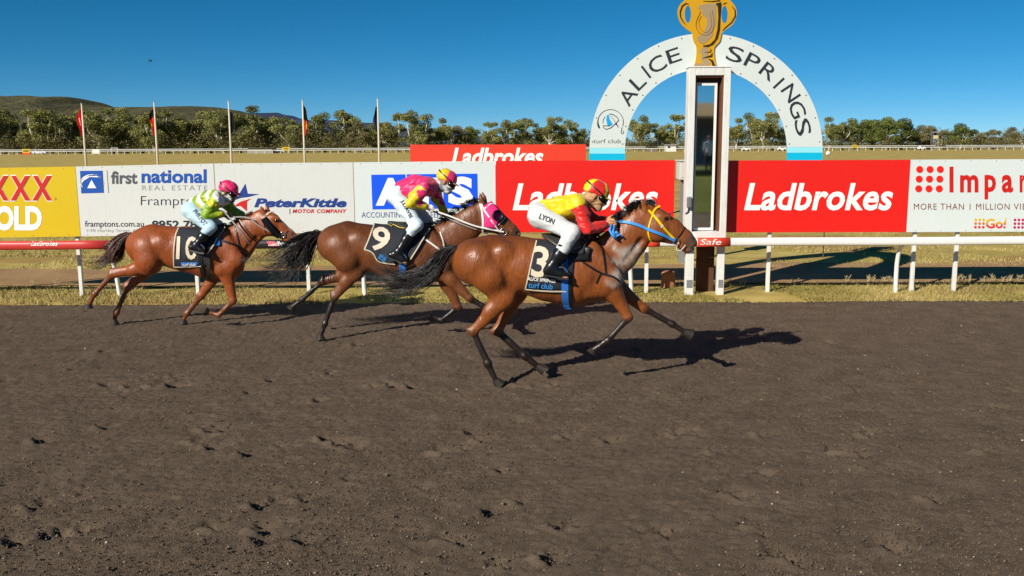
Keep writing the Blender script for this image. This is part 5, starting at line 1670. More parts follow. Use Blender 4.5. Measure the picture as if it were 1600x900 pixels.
    # --- boots
    for sd, y in (('N', -1), ('F', 1)):
        K = Field()
        top = q['cu' + sd]; an = q['an' + sd]; to = q['to' + sd]
        K.cone(top, an * 0.35 + top * 0.65, 0.066, 0.064, 0.02, 0.95, 'shaft'); K.cone(an * 0.35 + top * 0.65, an, 0.064, 0.046, 0.03, 0.95, 'shaft')
        he = q['he' + sd]
        K.cone(an, he + np.array([0.01, 0, 0.03]), 0.046, 0.038, 0.03, 0.85, 'foot'); K.cone(he + np.array([0, 0, 0.03]), to + np.array([0, 0, 0.02]), 0.036, 0.033, 0.03, 1.0, 'foot'); K.cone(an, to * 0.6 + an * 0.4, 0.046, 0.036, 0.04, 0.9, 'foot')
        V, Fq = K.grow(0.008); V = relax(V, Fq, 3)
        bo = mesh('boot', V, Fq, M_boot, root, smooth=True)
        dirv = to - he; dirv /= np.linalg.norm(dirv)
        ribbon('sole', np.array([he - dirv * 0.03, he * 0.5 + to * 0.5, to + dirv * 0.03]) - np.array([0, 0, 0.012]), np.array([[0, 0, 1.0]] * 3), 0.072, 0.016, M_leather, bo)
    # --- helmet
    K = Field()
    HC = C + u * 0.03 - f * 0.005
    K.cone(HC - f * 0.022, HC + f * 0.022, 0.116, 0.112, 0.03, 0.86, 'cap')
    nrm = u * 0.98 - f * 0.10; nrm /= np.linalg.norm(nrm)
    V, Fq = K.grow(0.0085, wr(0.002, 60, 12), clip=lambda X: -((X - (HC - u * 0.03)) @ nrm))
    Ch = look['cap'](V, HC, f, u, l)
    hel = mesh('helmet', V, Fq, M_silk, root, smooth=True, cols=Ch)
    pk = [HC - u * 0.026 + f * (0.10 + 0.085 * math.cos(a)) * 1.0 + l * 0.092 * math.sin(a) - u * 0.012 * (math.cos(a)) for a in np.linspace(-1.5, 1.5, 13)]
    inn = [HC - u * 0.022 + f * (0.08 + 0.03 * math.cos(a)) + l * 0.085 * math.sin(a) for a in np.linspace(-1.5, 1.5, 13)]
    vv = pk + inn + [p_ + u * 0.008 for p_ in pk] + [p_ + u * 0.010 for p_ in inn]
    n = 13
    fc = []
    for i in range(n - 1):
        fc += [(i, i + 1, n + i + 1, n + i), (2 * n + i, 3 * n + i, 3 * n + i + 1, 2 * n + i + 1), (i, 2 * n + i, 2 * n + i + 1, i + 1)]
    mesh('peak', vv, fc, paint('peak_cloth', look['peak'], 0.5), hel)
    # --- goggles and strap
    K = Field()
    K.cone(C + f * 0.100 - u * 0.016 - l * 0.038, C + f * 0.100 - u * 0.016 + l * 0.038, 0.040, 0.040, 0.02, 1.0, 'g')
    K.cone(C + f * 0.066 - u * 0.014 - l * 0.072, C + f * 0.066 - u * 0.014 + l * 0.072, 0.034, 0.034, 0.03, 1.0, 'g')
    V, Fq = K.grow(0.0075)
    mesh('goggles', V, Fq, M_goggle, root, smooth=True)
    stp_ = []
    for a in np.linspace(0.62, 2 * math.pi - 0.62, 30):
        stp_.append(HC + f * 0.135 * math.cos(a) + l * 0.108 * math.sin(a) + u * (0.012 - 0.045 * math.cos(a) + look.get('strap_up', 0.0) * (1 - math.cos(a)) * 0.5))
    stp_ = np.array(stp_)
    nn = stp_ - HC
    ribbon('goggle_strap', stp_, nn, 0.016, 0.004, M_leather, hel)
    # --- scarf over the lower face
    if look.get('scarf'):
        K = Field()
        K.cone(C + f * 0.05 - u * 0.055, C + f * 0.058 - u * 0.09, 0.066, 0.056, 0.03, 0.95, 's'); K.cone(C - f * 0.005 - u * 0.07, C + f * 0.075 - u * 0.12, 0.064, 0.036, 0.03, 1.0, 's')
        K.cone(C - f * 0.03 - u * 0.06, C - f * 0.05 - u * 0.11, 0.075, 0.07, 0.03, 0.95, 's'); K.ball(C + f * 0.118 - u * 0.06, 0.026, 0.02, 1, 's')
        V, Fq = K.grow(0.0085, wr(0.004, 60, 15))
        pat = nz(V, 55, 8, 1)[:, None]
        Cq = np.array(S(look['scarf'][0])) * (pat < 0.15) + np.array(S(look['scarf'][1])) * (pat >= 0.15)
        mesh('scarf', V, Fq, M_breech, root, smooth=True, cols=soften(V, Fq, Cq, 1))
    return root, q

def rgb(*h): return [np.array(S(c)) for c in h]
# ================================================================== HORSE 3 (front), 9 (middle), 10 (rear)
def band_sd(name, x): return x

# ---------------- number three
A = Horse('bay racehorse in front wearing cloth number 3, yellow bridle and blue reins', 9.42, (700, 240, 3.81), (860, 420), '#87491f', '#241914')
torso = [(158, 645, 138, .84), (272, 625, 132, .92), (430, 662, 156, .84), (600, 692, 176, .82), (755, 712, 190, .76), (862, 690, 152, .74)]
A.chain(torso, 0.10, 0.84)
A.F.cone(A.z(850, 690), A.z(900, 765), A.zr(140), A.zr(118), 0.08, 0.78)
A.F.cone(A.z(700, 590), A.z(865, 560), A.zr(62), A.zr(60), 0.06, 0.55)
# big muscles standing proud: haunch, stifle, shoulder, arm
for (x, y, r, dy) in [(190, 640, 112, .15), (255, 720, 100, .17), (330, 590, 70, .17)]: A.F.ball(A.z(x, y, -dy), A.zr(r), 0.05, 0.75); A.F.ball(A.z(x, y, dy), A.zr(r), 0.05, 0.75)
for s_ in (-1, 1):
    A.F.cone(A.z(850, 580, s_ * .13), A.z(955, 745, s_ * .15), A.zr(62), A.zr(78), 0.04, 0.6)
    A.F.cone(A.z(900, 790, s_ * .15), A.z(830, 800, s_ * .17), A.zr(70), A.zr(60), 0.04, 0.6)
A.chain([(925, 655, 135), (1000, 585, 128), (1085, 497, 112), (1145, 415, 96), (1178, 352, 58)], 0.06, 0.50, 'neck')
A.chain([(1200, 385, 72, .62), (1238, 425, 102, .58)], 0.04, 0.58, 'head')
A.chain([(1238, 425, 102, .58), (1325, 458, 76, .62)], 0.03, 0.6, 'head'); A.chain([(1325, 458, 76, .62), (1400, 500, 56, .68)], 0.03, 0.66, 'head')
A.chain([(1400, 500, 56, .7), (1440, 536, 46, .85)], 0.02, 0.8, 'muzzle'); A.chain([(1385, 545, 26), (1422, 572, 22)], 0.02, 1.3, 'muzzle')
for s_ in (-1, 1):
    A.F.ball(A.z(1245, 455, s_ * .055), A.zr(70), 0.03, 0.5, 'head')                # cheek disc
    A.F.cone(A.z(1270, 375, s_ * .068), A.z(1315, 378, s_ * .07), A.zr(26), A.zr(18), 0.03, 0.7, 'head')   # brow
    A.F.cone(A.z(1300, 430, s_ * .062), A.z(1385, 478, s_ * .045), A.zr(13), A.zr(9), 0.02, 0.8, 'head')   # facial crest
    A.F.ball(A.z(1308, 392, s_ * .088), A.zr(12), 0.012, 1, 'head', sub=True)
    A.F.ball(A.z(1472, 512, s_ * .05), A.zr(13), 0.012, 1.3, 'muzzle', sub=True)
    A.F.cone(A.z(1060, 640, s_ * .115), A.z(1150, 520, s_ * .085), A.zr(14), A.zr(16), 0.04, 1, 'neck', sub=True)  # jugular groove
    A.F.cone(A.z(380, 790, s_ * .27), A.z(345, 700, s_ * .30), A.zr(20), A.zr(20), 0.06, 1, 'body', sub=True)      # flank
A.F.cone(A.z(1475, 560), A.z(1395, 548), A.zr(6), A.zr(5), 0.008, 3.0, 'muzzle', sub=True)                         # mouth
A.ear((1172, 335), (1146, 270), -.055, -.05); A.ear((1180, 330), (1160, 275), .05, .06)
q1 = A.leg([(742, 412), (788, 466), (740, 518), (762, 568), (776, 596)], -1, True); q2 = A.leg([(748, 412), (806, 458), (778, 518), (820, 556), (842, 574)], 1, True, False)
A_q = [q1, q2]
def foreleg(Hh, pts, side, ground=True): return Hh.leg(pts, side, False, ground)
q3 = foreleg(A, [(948, 438), (982, 496), (950, 532), (926, 548)], -1, False); q4 = foreleg(A, [(950, 438), (1006, 482), (1050, 506), (1072, 520)], 1, False)
def coat3(V, C, T):
    g = np.array([A.z(1040, 640), A.z(1000, 700), A.z(1090, 590)])
    d = np.min([np.linalg.norm((V - q) * [1, .35, 1], axis=1) / r for q, r in zip(g, (0.16, 0.14, 0.13))], axis=0)
    m = np.clip((1.05 - d + 0.55 * nz(V, 26, 61, 3)) * 2.2, 0, 0.85)[:, None] * (0.7 + 0.5 * nz(V, 90, 62, 2))[:, None]
    m = np.clip(m, 0, .8)
    C = C * (1 - m) + np.array(S('#b3aca0')) * m
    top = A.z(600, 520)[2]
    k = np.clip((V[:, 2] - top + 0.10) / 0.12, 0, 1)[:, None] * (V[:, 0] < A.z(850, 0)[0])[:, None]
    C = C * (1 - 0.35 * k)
    nose = A.z(1450, 530)
    d = np.linalg.norm((V - nose) * [1, .6, 1], axis=1)
    k = np.clip((0.115 - d) / 0.05, 0, 1)[:, None]
    C = C * (1 - k * 0.8) + np.array(S('#4a4038')) * k * 0.8
    lips = np.linalg.norm((V - A.z(1440, 580)) * [1, .6, 1], axis=1)
    k = np.clip((0.05 - lips) / 0.03, 0, 1)[:, None]
    return C * (1 - k * .6) + np.array(S('#b5a49a')) * k * .6
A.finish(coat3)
for q in (q1, q2, q3, q4): A.hoof(q)
A.eye(1306, 391)
for s_ in (-1, 1): pass
A.tail([(40, 560, 0), (-15, 590, 0), (-70, 660, -.05), (-150, 735, -.08), (-270, 770, -.05), (-400, 735, 0), (-520, 690, .06)], [0.03, 0.055, 0.085, 0.10, 0.12, 0.15, 0.20], 620, 0.0066, ('#141112', '#3a3230'), 3)
A.mane([(870, 500), (930, 452), (1000, 395), (1060, 352), (1120, 312), (1175, 290)], 520, 0.17, (-0.75, 0.55), 0.0055, ('#161314', '#4a4440'), 4, fall=0.75)
A.mane([(1175, 290), (1205, 285)], 110, 0.10, (0.85, -0.15), 0.005, ('#161314', '#3a3432'), 5, name='forelock', fall=0.3)
# tack
cloth, near = A.drape('saddlecloth', [(523, 528), (748, 545), (705, 815), (460, 800)], M_cloth, 0.012)
bx = lambda x0, y0, x1, y1: (x0, y0, x1, y1)
A.strap('hem', [(526, 528), (497, 640), (462, 800)], 0.014, M_trim, 0.022, cloth); A.strap('hem', [(462, 800), (580, 812), (704, 815)], 0.014, M_trim, 0.022, cloth)
A.print_on('3', (500, 560, 598, 735), M_num, cloth, 0.026, bold=0.02, ang=6)
A.print_on('ALICE SPRINGS', (474, 738, 640, 757), M_wstrap, cloth, 0.026, bold=0.03, ang=6)
A.print_on('turf club', (480, 764, 625, 796), M_bstrap, cloth, 0.026, bold=0.02, ang=5)
A.strap('girth', [(690, 560), (694, 700), (700, 860), (715, 925)], 0.07, M_girth, 0.022)
A.strap('surcingle', [(742, 560), (728, 700), (722, 830), (735, 930)], 0.05, M_leather, 0.02)
A.strap('breast_girth', [(760, 612), (840, 672), (915, 712), (985, 735), (1020, 762)], 0.022, M_leather, 0.009)
A.strap('breast_strap', [(900, 530), (925, 610), (940, 712)], 0.018, M_leather, 0.009); A.strap('breast_strap', [(908, 715), (892, 745), (880, 772)], 0.012, M_leather, 0.009)
sad, _ = A.drape('saddle', [(560, 512), (845, 512), (800, 610), (690, 600)], M_saddle, 0.032, 10, 8, thick=0.02, wave=0)
A.drape('saddle_flap', [(735, 515), (812, 505), (790, 580), (712, 605)], M_sadgrey, 0.058, 8, 8, parent=sad, both=False, thick=0.012, wave=0)
A.drape('knee_pad', [(815, 555), (850, 560), (830, 640), (735, 640)], M_leather, 0.026, 8, 8, parent=sad, both=False, thick=0.012, wave=0)
# bridle
br = A.strap('bridle', [(1183, 372), (1215, 415), (1250, 470), (1300, 535), (1342, 578 - 60)], 0.021, M_ystrap, 0.006) if False else A.strap('bridle', [(1190, 337), (1218, 362), (1262, 415), (1300, 462), (1350, 510)], 0.024, M_ystrap, 0.007)
A.strap('throat_lash', [(1218, 362), (1203, 410), (1192, 460), (1200, 500), (1212, 522)], 0.016, M_ystrap, 0.007, br)
A.strap('browband', [(1215, 360), (1235, 328), (1262, 311)], 0.02, M_ystrap, 0.007, br)
A.strap('cheek_buckle', [(1270, 428), (1276, 437)], 0.034, M_trim, 0.010, br)
A.strap('noseband', [(1352, 515), (1385, 480), (1412, 440)], 0.014, M_leather, 0.006, br)
bit, nb_, _ = A.hit(700 + 1355 / 3.81, 240 + 516 / 3.81, 0.018)
def ring(name, c, r, rr, mat, parent):
    pts = [(c[0] + r * math.cos(a), c[1], c[2] + r * math.sin(a)) for a in np.linspace(0, 6.283, 17)]
    return MB().tube(pts, rr, 6, False).build(name, mat, parent, smooth=True)
ring('bit_ring', bit, 0.033, 0.006, M_steel, br)
A.tube('lip_strap', [bit + Vector((0.02, 0, -0.02)), bit + Vector((0.0, -0.01, -0.09)), bit + Vector((0.05, 0, -0.10)), bit + Vector((0.10, 0, -0.04))], 0.005, M_wstrap, br, 6)

J3 = {'head': (931, 303, 0.0), 'chest': (895, 324, 0), 'mid': (878, 327.5, 0), 'waist': (862, 331, 0), 'hip': (845, 335.5, 0), 'shN': (903, 318, -.17), 'shF': (907, 317, .17),
      'elN': (917, 357, -.22), 'wrN': (945, 351.5, -.10), 'haN': (957, 348, -.075), 'elF': (925, 346, .20), 'wrF': (947, 345, .08), 'haF': (958, 344, .06),
      'knN': (895, 364, -.26), 'knF': (903, 361, .26), 'cuN': (879, 389, -.335), 'cuF': (888, 387, .335), 'anN': (861, 417, -.35), 'anF': (870, 415, .35), 'heN': (854, 428, -.35), 'heF': (863, 427, .35), 'toN': (884, 433, -.37), 'toF': (893, 431, .37)}
Yl, Rd = rgb('#e2c80a', '#d8241c')
def shirt3(V, T, q, f):
    C = np.tile(Yl, (len(V), 1))
    for s_ in 'NF':
        C[T['arm' + s_]] = Rd
        if s_ == 'F': pass
    return C
def cap3(V, HC, f, u, l):
    d = (V - HC); a = np.arctan2(d @ l, d @ f); 
    seg = (np.floor((a + math.pi / 4) / (math.pi / 2)).astype(int) % 2 == 1)
    C = np.tile(Yl, (len(V), 1)); C[seg & (np.abs(a) > 0)] = Rd
    return C
r3, q3j = rider('jockey in yellow and red silks with white breeches crouched on the leading bay horse', A, J3, '#c28e68',
    dict(shirt=shirt3, cap=cap3, peak='#d9c012', breeches='#cfd1d1', legtext=[('LYON', (842, 337.5, 867, 346.5), 22)], tilt=-24, seed=3, scarf=('#c09a70', '#8a5f45'), gloves={}))
def stirrup(Hh, q, root):
    for sd, y in (('N', -1), ('F', 1)):
        c = q['to' + sd] * 0.75 + q['he' + sd] * 0.25
        o = thing_part = ring('stirrup_iron', c + np.array([0, 0, 0.03]), 0.062, 0.008, M_steel, Hh.root)
        top = q['kn' + sd] * 0.3 + q['cu' + sd] * 0.7; top = np.array([q['kn' + sd][0] - 0.03, Hh.Y + y * 0.27, q['kn' + sd][2] - 0.10])
        ribbon('stirrup_leather', np.array([top, (top + c) / 2 + [0, y * 0.01, 0], c + [0, 0, 0.09]]), np.array([[0, y, 0.0]] * 3), 0.022, 0.004, M_leather, Hh.root)
stirrup(A, q3j, r3)
hN, hF = q3j['haN'], q3j['haF']
lnk = [np.array(hN) + [0.03, 0, 0.0]]
rp = [npv(P(x, y, A.Y + d)) for x, y, d in ((957, 349.5, -.10), (975, 348, -.125), (990, 350, -.125), (1010, 357, -.115), (1035, 366.5, -.10))] + [npv(bit)]
rn = np.array([[0, -1, 0.05]] * 30)
rc = cat(rp, 5); A_rein = None
A.strap('rein', [(957, 349.2), (975, 347.6), (992, 350), (1012, 357.5), (1035, 366.5), (1054, 374.5)], 0.030, M_bstrap, 0.022, zoomed=False)
if False: A_rein = ribbon('rein', rc[:30] if len(rc) > 30 else rc, np.array([[0, -1, 0.05]] * min(30, len(rc))), 0.026, 0.006, M_bstrap, A.root)
rpf = [np.array([p_[0], 2 * A.Y - p_[1], p_[2] + 0.01]) for p_ in rp]; ribbon('rein', cat(rpf, 5), np.array([[0, 1, 0.05]] * len(cat(rpf, 5))), 0.026, 0.006, M_bstrap, A.root)
kn = MB()
k0 = P(956, 352, A.Y - .11); k1 = P(960, 366, A.Y - .15)
kn.tube([k0, P(953, 360, A.Y - .14), P(957, 369, A.Y - .15), P(964, 374, A.Y - .15), P(966, 366, A.Y - .14), P(961, 362, A.Y - .15)], 0.016, 7); kn.tube([P(961, 352, A.Y - .12), P(958, 362, A.Y - .155), P(962, 372, A.Y - .16)], 0.014, 7)
kn.tube([P(962, 370, A.Y - .15), P(969, 366, A.Y - .15), P(972, 370, A.Y - .15)], 0.010, 6)
kn.build('rein_knot', M_bstrap, A.root, smooth=True)
wh = thing('whip', 'black whip held out past the leading horses head', 'whip', P(957, 344, A.Y + .08))
MB().tube([P(950, 347, A.Y + .09), P(1000, 340, A.Y + .16), P(1048, 334, A.Y + .22)], [0.007, 0.006, 0.005], 7).build('shaft', M_leather, wh, smooth=True)
MB().tube([P(1046, 334.2, A.Y + .218), P(1062, 329.6, A.Y + .24)], [0.012, 0.015], 6, flat=0.5).build('flap', M_leather, wh, smooth=True)

# ---------------- number nine
B9 = Horse('dark bay racehorse in the middle wearing cloth number 9 and pink blinker hood', 11.78, (420, 240, 4.0), (640, 400), '#6f3f20', '#1c1411')
B9.chain([(418, 562, 116, .84), (495, 552, 120, .92), (640, 592, 138, .84), (780, 622, 155, .82), (915, 635, 164, .76), (1010, 615, 134, .74)], 0.10, 0.84)
B9.F.cone(B9.z(1000, 620), B9.z(1045, 690), B9.zr(122), B9.zr(108), 0.08, 0.78)
B9.F.cone(B9.z(870, 520), B9.z(1010, 505), B9.zr(54), B9.zr(52), 0.06, 0.55)
for (x, y, r, dy) in [(440, 580, 98, .15), (490, 650, 88, .17), (560, 540, 62, .17)]:
    B9.F.ball(B9.z(x, y, -dy), B9.zr(r), 0.05, 0.75); B9.F.ball(B9.z(x, y, dy), B9.zr(r), 0.05, 0.75)
for s_ in (-1, 1): B9.F.cone(B9.z(1000, 520, s_ * .13), B9.z(1090, 665, s_ * .15), B9.zr(54), B9.zr(68), 0.04, 0.6)
B9.chain([(1060, 590, 122), (1125, 545, 118), (1215, 470, 97), (1288, 405, 86), (1325, 350, 50)], 0.06, 0.5, 'neck')
B9.chain([(1340, 372, 62, .62), (1376, 406, 88, .58)], 0.04, 0.58, 'head'); B9.chain([(1376, 406, 88, .58), (1450, 446, 62, .62)], 0.03, 0.6, 'head'); B9.chain([(1450, 446, 62, .62), (1508, 482, 46, .68)], 0.03, 0.66, 'head')
B9.chain([(1508, 482, 46, .7), (1538, 503, 38, .85)], 0.02, 0.8, 'muzzle'); B9.chain([(1490, 515, 22), (1520, 530, 18)], 0.02, 1.3, 'muzzle')
for s_ in (-1, 1):
    B9.F.ball(B9.z(1380, 430, s_ * .055), B9.zr(58), 0.03, 0.5, 'head')
    B9.F.ball(B9.z(1556, 500, s_ * .05), B9.zr(12), 0.012, 1.3, 'muzzle', sub=True)
    B9.F.cone(B9.z(600, 700, s_ * .27), B9.z(572, 620, s_ * .30), B9.zr(18), B9.zr(18), 0.06, 1, 'body', sub=True)
B9.F.cone(B9.z(1568, 522), B9.z(1505, 512), B9.zr(5), B9.zr(4), 0.008, 3.0, 'muzzle', sub=True)
B9.ear((1338, 322), (1318, 246), -.05, -.055); B9.ear((1352, 316), (1334, 240), .05, .06)
b1q = B9.leg([(524, 388), (556, 424), (522, 464), (508, 506), (500, 524)], -1, True); b2q = B9.leg([(526, 388), (552, 426), (504, 440), (472, 468), (456, 480)], 1, True, False)
b3q = B9.leg([(690, 420), (734, 466), (768, 486), (786, 498)], -1, False, False); b4q = B9.leg([(690, 424), (716, 480), (690, 500), (672, 494)], 1, False, False)
def coat9(V, C, T):
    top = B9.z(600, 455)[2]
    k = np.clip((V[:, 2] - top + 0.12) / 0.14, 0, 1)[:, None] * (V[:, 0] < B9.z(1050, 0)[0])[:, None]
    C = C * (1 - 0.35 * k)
    d = np.linalg.norm((V - B9.z(1545, 505)) * [1, .6, 1], axis=1)
    k = np.clip((0.11 - d) / 0.05, 0, 1)[:, None]
    return C * (1 - k * .7) + np.array(S('#3d322a')) * k * .7
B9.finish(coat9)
for q in (b1q, b2q, b3q, b4q): B9.hoof(q)
B9.tail([(318, 505, 0), (270, 520, 0), (205, 585, -.04), (150, 660, -.06), (70, 700, -.02), (-30, 715, .04)], [0.03, 0.07, 0.13, 0.19, 0.24, 0.30], 620, 0.0066, ('#131011', '#2f2826'), 13)
B9.mane([(1000, 450), (1080, 430), (1150, 385), (1210, 345), (1270, 310), (1310, 295)], 420, 0.15, (-0.6, 0.7), 0.0055, ('#131315', '#3b3f49'), 14, fall=0.7)
c9, _ = B9.drape('saddlecloth', [(655, 450), (905, 470), (800, 690), (600, 600)], M_cloth, 0.012)
# the hanging lower corner of the cloth
B9.drape('cloth_corner', [(640, 606), (800, 640), (790, 690), (690, 672)], M_cloth, 0.014, 8, 6, parent=c9, both=False)
B9.strap('hem', [(657, 450), (630, 525), (601, 598)], 0.016, M_trim, 0.022, c9); B9.strap('hem', [(601, 598), (650, 620), (690, 672), (790, 690)], 0.014, M_trim, 0.022, c9)
B9.print_on('9', (640, 468, 755, 612), M_num, c9, 0.026, bold=0.02, ang=16)
B9.print_on('turf club', (690, 625, 740, 668), M_bstrap, c9, 0.026, bold=0.02, ang=35)
B9.drape('saddlecloth_front', [(930, 460), (1003, 478), (885, 665), (868, 640)], M_cloth, 0.03, 8, 12, both=False, parent=c9)
B9.strap('hem', [(1004, 478), (950, 560), (885, 664)], 0.016, M_trim, 0.04, c9)
B9.strap('girth', [(850, 560), (838, 690), (836, 780)], 0.085, M_girth, 0.02); B9.strap('surcingle', [(880, 560), (862, 690), (866, 780)], 0.03, M_leather, 0.022)
s9, _ = B9.drape('saddle', [(745, 436), (1010, 452), (985, 520), (880, 500)], M_saddle, 0.034, 10, 8, thick=0.02, wave=0)
B9.strap('saddle_cantle', [(740, 430), (775, 452), (815, 470), (850, 476)], 0.035, paint('blue_vinyl', '#123c8c', 0.35), 0.03, s9); B9.strap('piping', [(742, 436), (775, 459), (812, 477), (846, 483)], 0.010, M_ystrap, 0.045, s9)
B9.strap('breast_girth', [(910, 500), (990, 545), (1060, 595), (1095, 612)], 0.02, M_wstrap, 0.009); B9.strap('breast_strap', [(1070, 490), (1085, 540), (1095, 590)], 0.016, M_wstrap, 0.009)
# hood, bridle
M_pinkhood = paint('pink_hood', '#e8337e', 0.6, 0.3, 0.08, bump=0.2, bscale=40)
hood, _ = B9.drape('blinker_hood', [(1338, 330), (1395, 303), (1478, 395), (1350, 470)], M_pinkhood, 0.007, 14, 12, thick=0.004, wave=0)
B9.drape('hood_cheek', [(1350, 395), (1440, 410), (1420, 470), (1345, 455)], M_pinkhood, 0.009, 8, 8, parent=hood, both=False, wave=0)
cc, cn, _ = B9.hit(420 + 1420 / 4, 240 + 388 / 4, 0.012)
cupm = MB()
cv, cf = [], []
ax = Vector(cn); ax = (ax + Vector((0.25, -0.2, 0))).normalized(); uu = ax.cross(Vector((0, 0, 1))).normalized(); vv_ = uu.cross(ax)
for j, (t, rr) in enumerate(((-0.01, 0.060), (0.045, 0.074), (0.052, 0.070), (0.045, 0.062), (0.0, 0.050))):
    for k in range(20):
        a = 6.283 * k / 20; cv.append(cc + ax * t + (uu * math.cos(a) + vv_ * math.sin(a)) * rr)
for j in range(4):
    for k in range(20): cf.append((j * 20 + k, (j + 1) * 20 + k, (j + 1) * 20 + (k + 1) % 20, j * 20 + (k + 1) % 20))
mesh('blinker_cup', cv, cf, M_leather, hood, smooth=True)
B9.eye(1421, 388, 0.024)
br9 = B9.strap('bridle', [(1330, 312), (1345, 350), (1372, 390), (1405, 440), (1445, 488)], 0.02, M_wstrap, 0.014)
B9.strap('throat_lash', [(1322, 310), (1334, 370), (1340, 430), (1336, 490)], 0.024, M_wstrap, 0.012, br9); B9.strap('browband', [(1345, 348), (1375, 325), (1402, 312)], 0.018, M_wstrap, 0.014, br9)
B9.strap('noseband', [(1418, 458), (1450, 430), (1478, 402)], 0.010, M_wstrap, 0.010, br9); B9.strap('noseband', [(1345, 455), (1390, 470), (1430, 474)], 0.010, M_wstrap, 0.012, br9)
bit9, _, _ = B9.hit(420 + 1468 / 4, 240 + 486 / 4, 0.016); ring('bit_ring', bit9, 0.045, 0.006, M_steel, br9)
J9 = {'head': (697.5, 282, 0.0), 'chest': (668, 291.5, 0), 'mid': (650, 291, 0), 'waist': (634, 296.5, 0), 'hip': (622, 305, 0), 'shN': (664, 293, -.17), 'shF': (676, 293, .17),
      'elN': (641, 318.5, -.25), 'wrN': (664, 323.5, -.15), 'haN': (678, 328, -.11), 'elF': (684, 313, .21), 'wrF': (697, 333.5, .12), 'haF': (706, 340, .08),
      'knN': (652, 352, -.25), 'knF': (667, 345, .25), 'cuN': (641, 364, -.31), 'cuF': (655, 360, .31), 'anN': (622.5, 393, -.36), 'anF': (634, 390, .36), 'heN': (611, 402, -.36), 'heF': (622, 400, .36), 'toN': (633, 410, -.38), 'toF': (644, 408, .38)}
Pk, Y2 = rgb('#dc2468', '#dcc00c')
def shirt9(V, T, q, f):
    C = np.tile(Pk, (len(V), 1))
    for s_ in 'NF':
        m = T['arm' + s_]
        C[m] = Y2
        e = q['el' + s_]
        k = m & (np.linalg.norm((V - (e * 0.45 + q['sh' + s_] * 0.55 + np.array([0.04, 0, 0.0]))), axis=1) < 0.085); C[k] = Pk
        k = m & (np.linalg.norm((V - (e * 0.6 + q['wr' + s_] * 0.4 + np.array([0.03, 0, 0.04]))), axis=1) < 0.06); C[k] = Pk
    return C
def quarter(c1, c2, ph=0.0):
    def cap(V, HC, f, u, l):
        d = V - HC; a = np.arctan2(d @ l, d @ f) + ph
        C = np.tile(c1, (len(V), 1)); C[(np.floor(a / (math.pi / 2)).astype(int) % 2 == 0)] = c2
        return C
    return cap
r9, q9j = rider('jockey in pink and yellow silks with grey face scarf riding horse nine', B9, J9, '#b98360',
    dict(shirt=shirt9, cap=quarter(Pk, Y2, math.pi / 4 * 0 + 0.0), peak='#d9a08c', breeches='#cfdde4', legtext=[('J.DAVIS', (619, 323, 650, 330.5), 62)], tilt=-24, seed=5, scarf=('#d0cecb', '#77797d'), gloves={'handN': '#e2d8cc', 'handF': '#c9b48c'}))
stirrup(B9, q9j, r9)
for sg in (-1, 1):
    rp = [npv(P(681, 330, B9.Y + sg * .10)), npv(P(705, 338.5, B9.Y + sg * .12)), npv(P(728, 348, B9.Y + sg * .13)), npv(P(750, 355, B9.Y + sg * .115)), np.array([bit9.x, B9.Y + sg * abs(bit9.y - B9.Y), bit9.z])]
    c_ = cat(rp, 6); ribbon('rein', c_, np.array([[0, sg, 0.05]] * len(c_)), 0.020, 0.005, M_wstrap if sg < 0 else M_brleather, B9.root)
c_ = cat([npv(P(x, y, B9.Y + d)) for x, y, d in ((676, 330, -.10), (700, 341.5, -.125), (725, 352, -.135), (744, 358.5, -.13))], 6); ribbon('martingale', c_, np.array([[0, -1, 0.05]] * len(c_)), 0.014, 0.005, M_brleather, B9.root)
loop = [npv(P(704 + 7.5 * math.cos(a), 336.5 + 4 * math.sin(a), B9.Y - .02)) for a in np.linspace(0, 6.283, 18)]
B9.tube('rein_loop', loop, 0.009, M_leather, None, 6)
w9 = thing('whip', 'dark whip in the hand of the jockey on horse nine', 'whip', P(676, 328, B9.Y - .12))
MB().tube([P(668, 325, B9.Y - .16), P(683, 333, B9.Y - .14), P(702, 343, B9.Y - .13)], [0.012, 0.009, 0.006], 7).build('shaft', M_leather, w9, smooth=True)

# ---------------- number ten
T10 = Horse('chestnut racehorse at the rear wearing cloth number 10 and black cheek roll', 12.62, (100, 260, 4.205), (320, 400), '#8c4720', '#6e3b1c')
T10.chain([(522, 522, 114, .84), (592, 506, 116, .92), (720, 532, 126, .84), (835, 548, 142, .82), (958, 572, 156, .76), (1058, 560, 130, .74)], 0.10, 0.84)
T10.F.cone(T10.z(1045, 565), T10.z(1082, 640), T10.zr(118), T10.zr(104), 0.08, 0.78)
T10.F.cone(T10.z(920, 468), T10.z(1055, 452), T10.zr(52), T10.zr(50), 0.06, 0.55)
for (x, y, r, dy) in [(545, 540, 95, .15), (555, 610, 88, .17), (640, 500, 60, .17)]:
    T10.F.ball(T10.z(x, y, -dy), T10.zr(r), 0.05, 0.75); T10.F.ball(T10.z(x, y, dy), T10.zr(r), 0.05, 0.75)
for s_ in (-1, 1):
    T10.F.cone(T10.z(1045, 470, s_ * .13), T10.z(1120, 610, s_ * .15), T10.zr(52), T10.zr(66), 0.04, 0.6); T10.F.cone(T10.z(1080, 660, s_ * .15), T10.z(1030, 670, s_ * .17), T10.zr(58), T10.zr(50), 0.04, 0.6)
T10.chain([(1085, 540, 118), (1135, 503, 118), (1212, 430, 92), (1275, 382, 80), (1302, 330, 46)], 0.06, 0.5, 'neck')
T10.chain([(1312, 348, 56, .62), (1346, 376, 78, .58)], 0.04, 0.58, 'head'); T10.chain([(1346, 376, 78, .58), (1415, 414, 55, .62)], 0.03, 0.6, 'head'); T10.chain([(1415, 414, 55, .62), (1468, 446, 42, .68)], 0.03, 0.66, 'head')
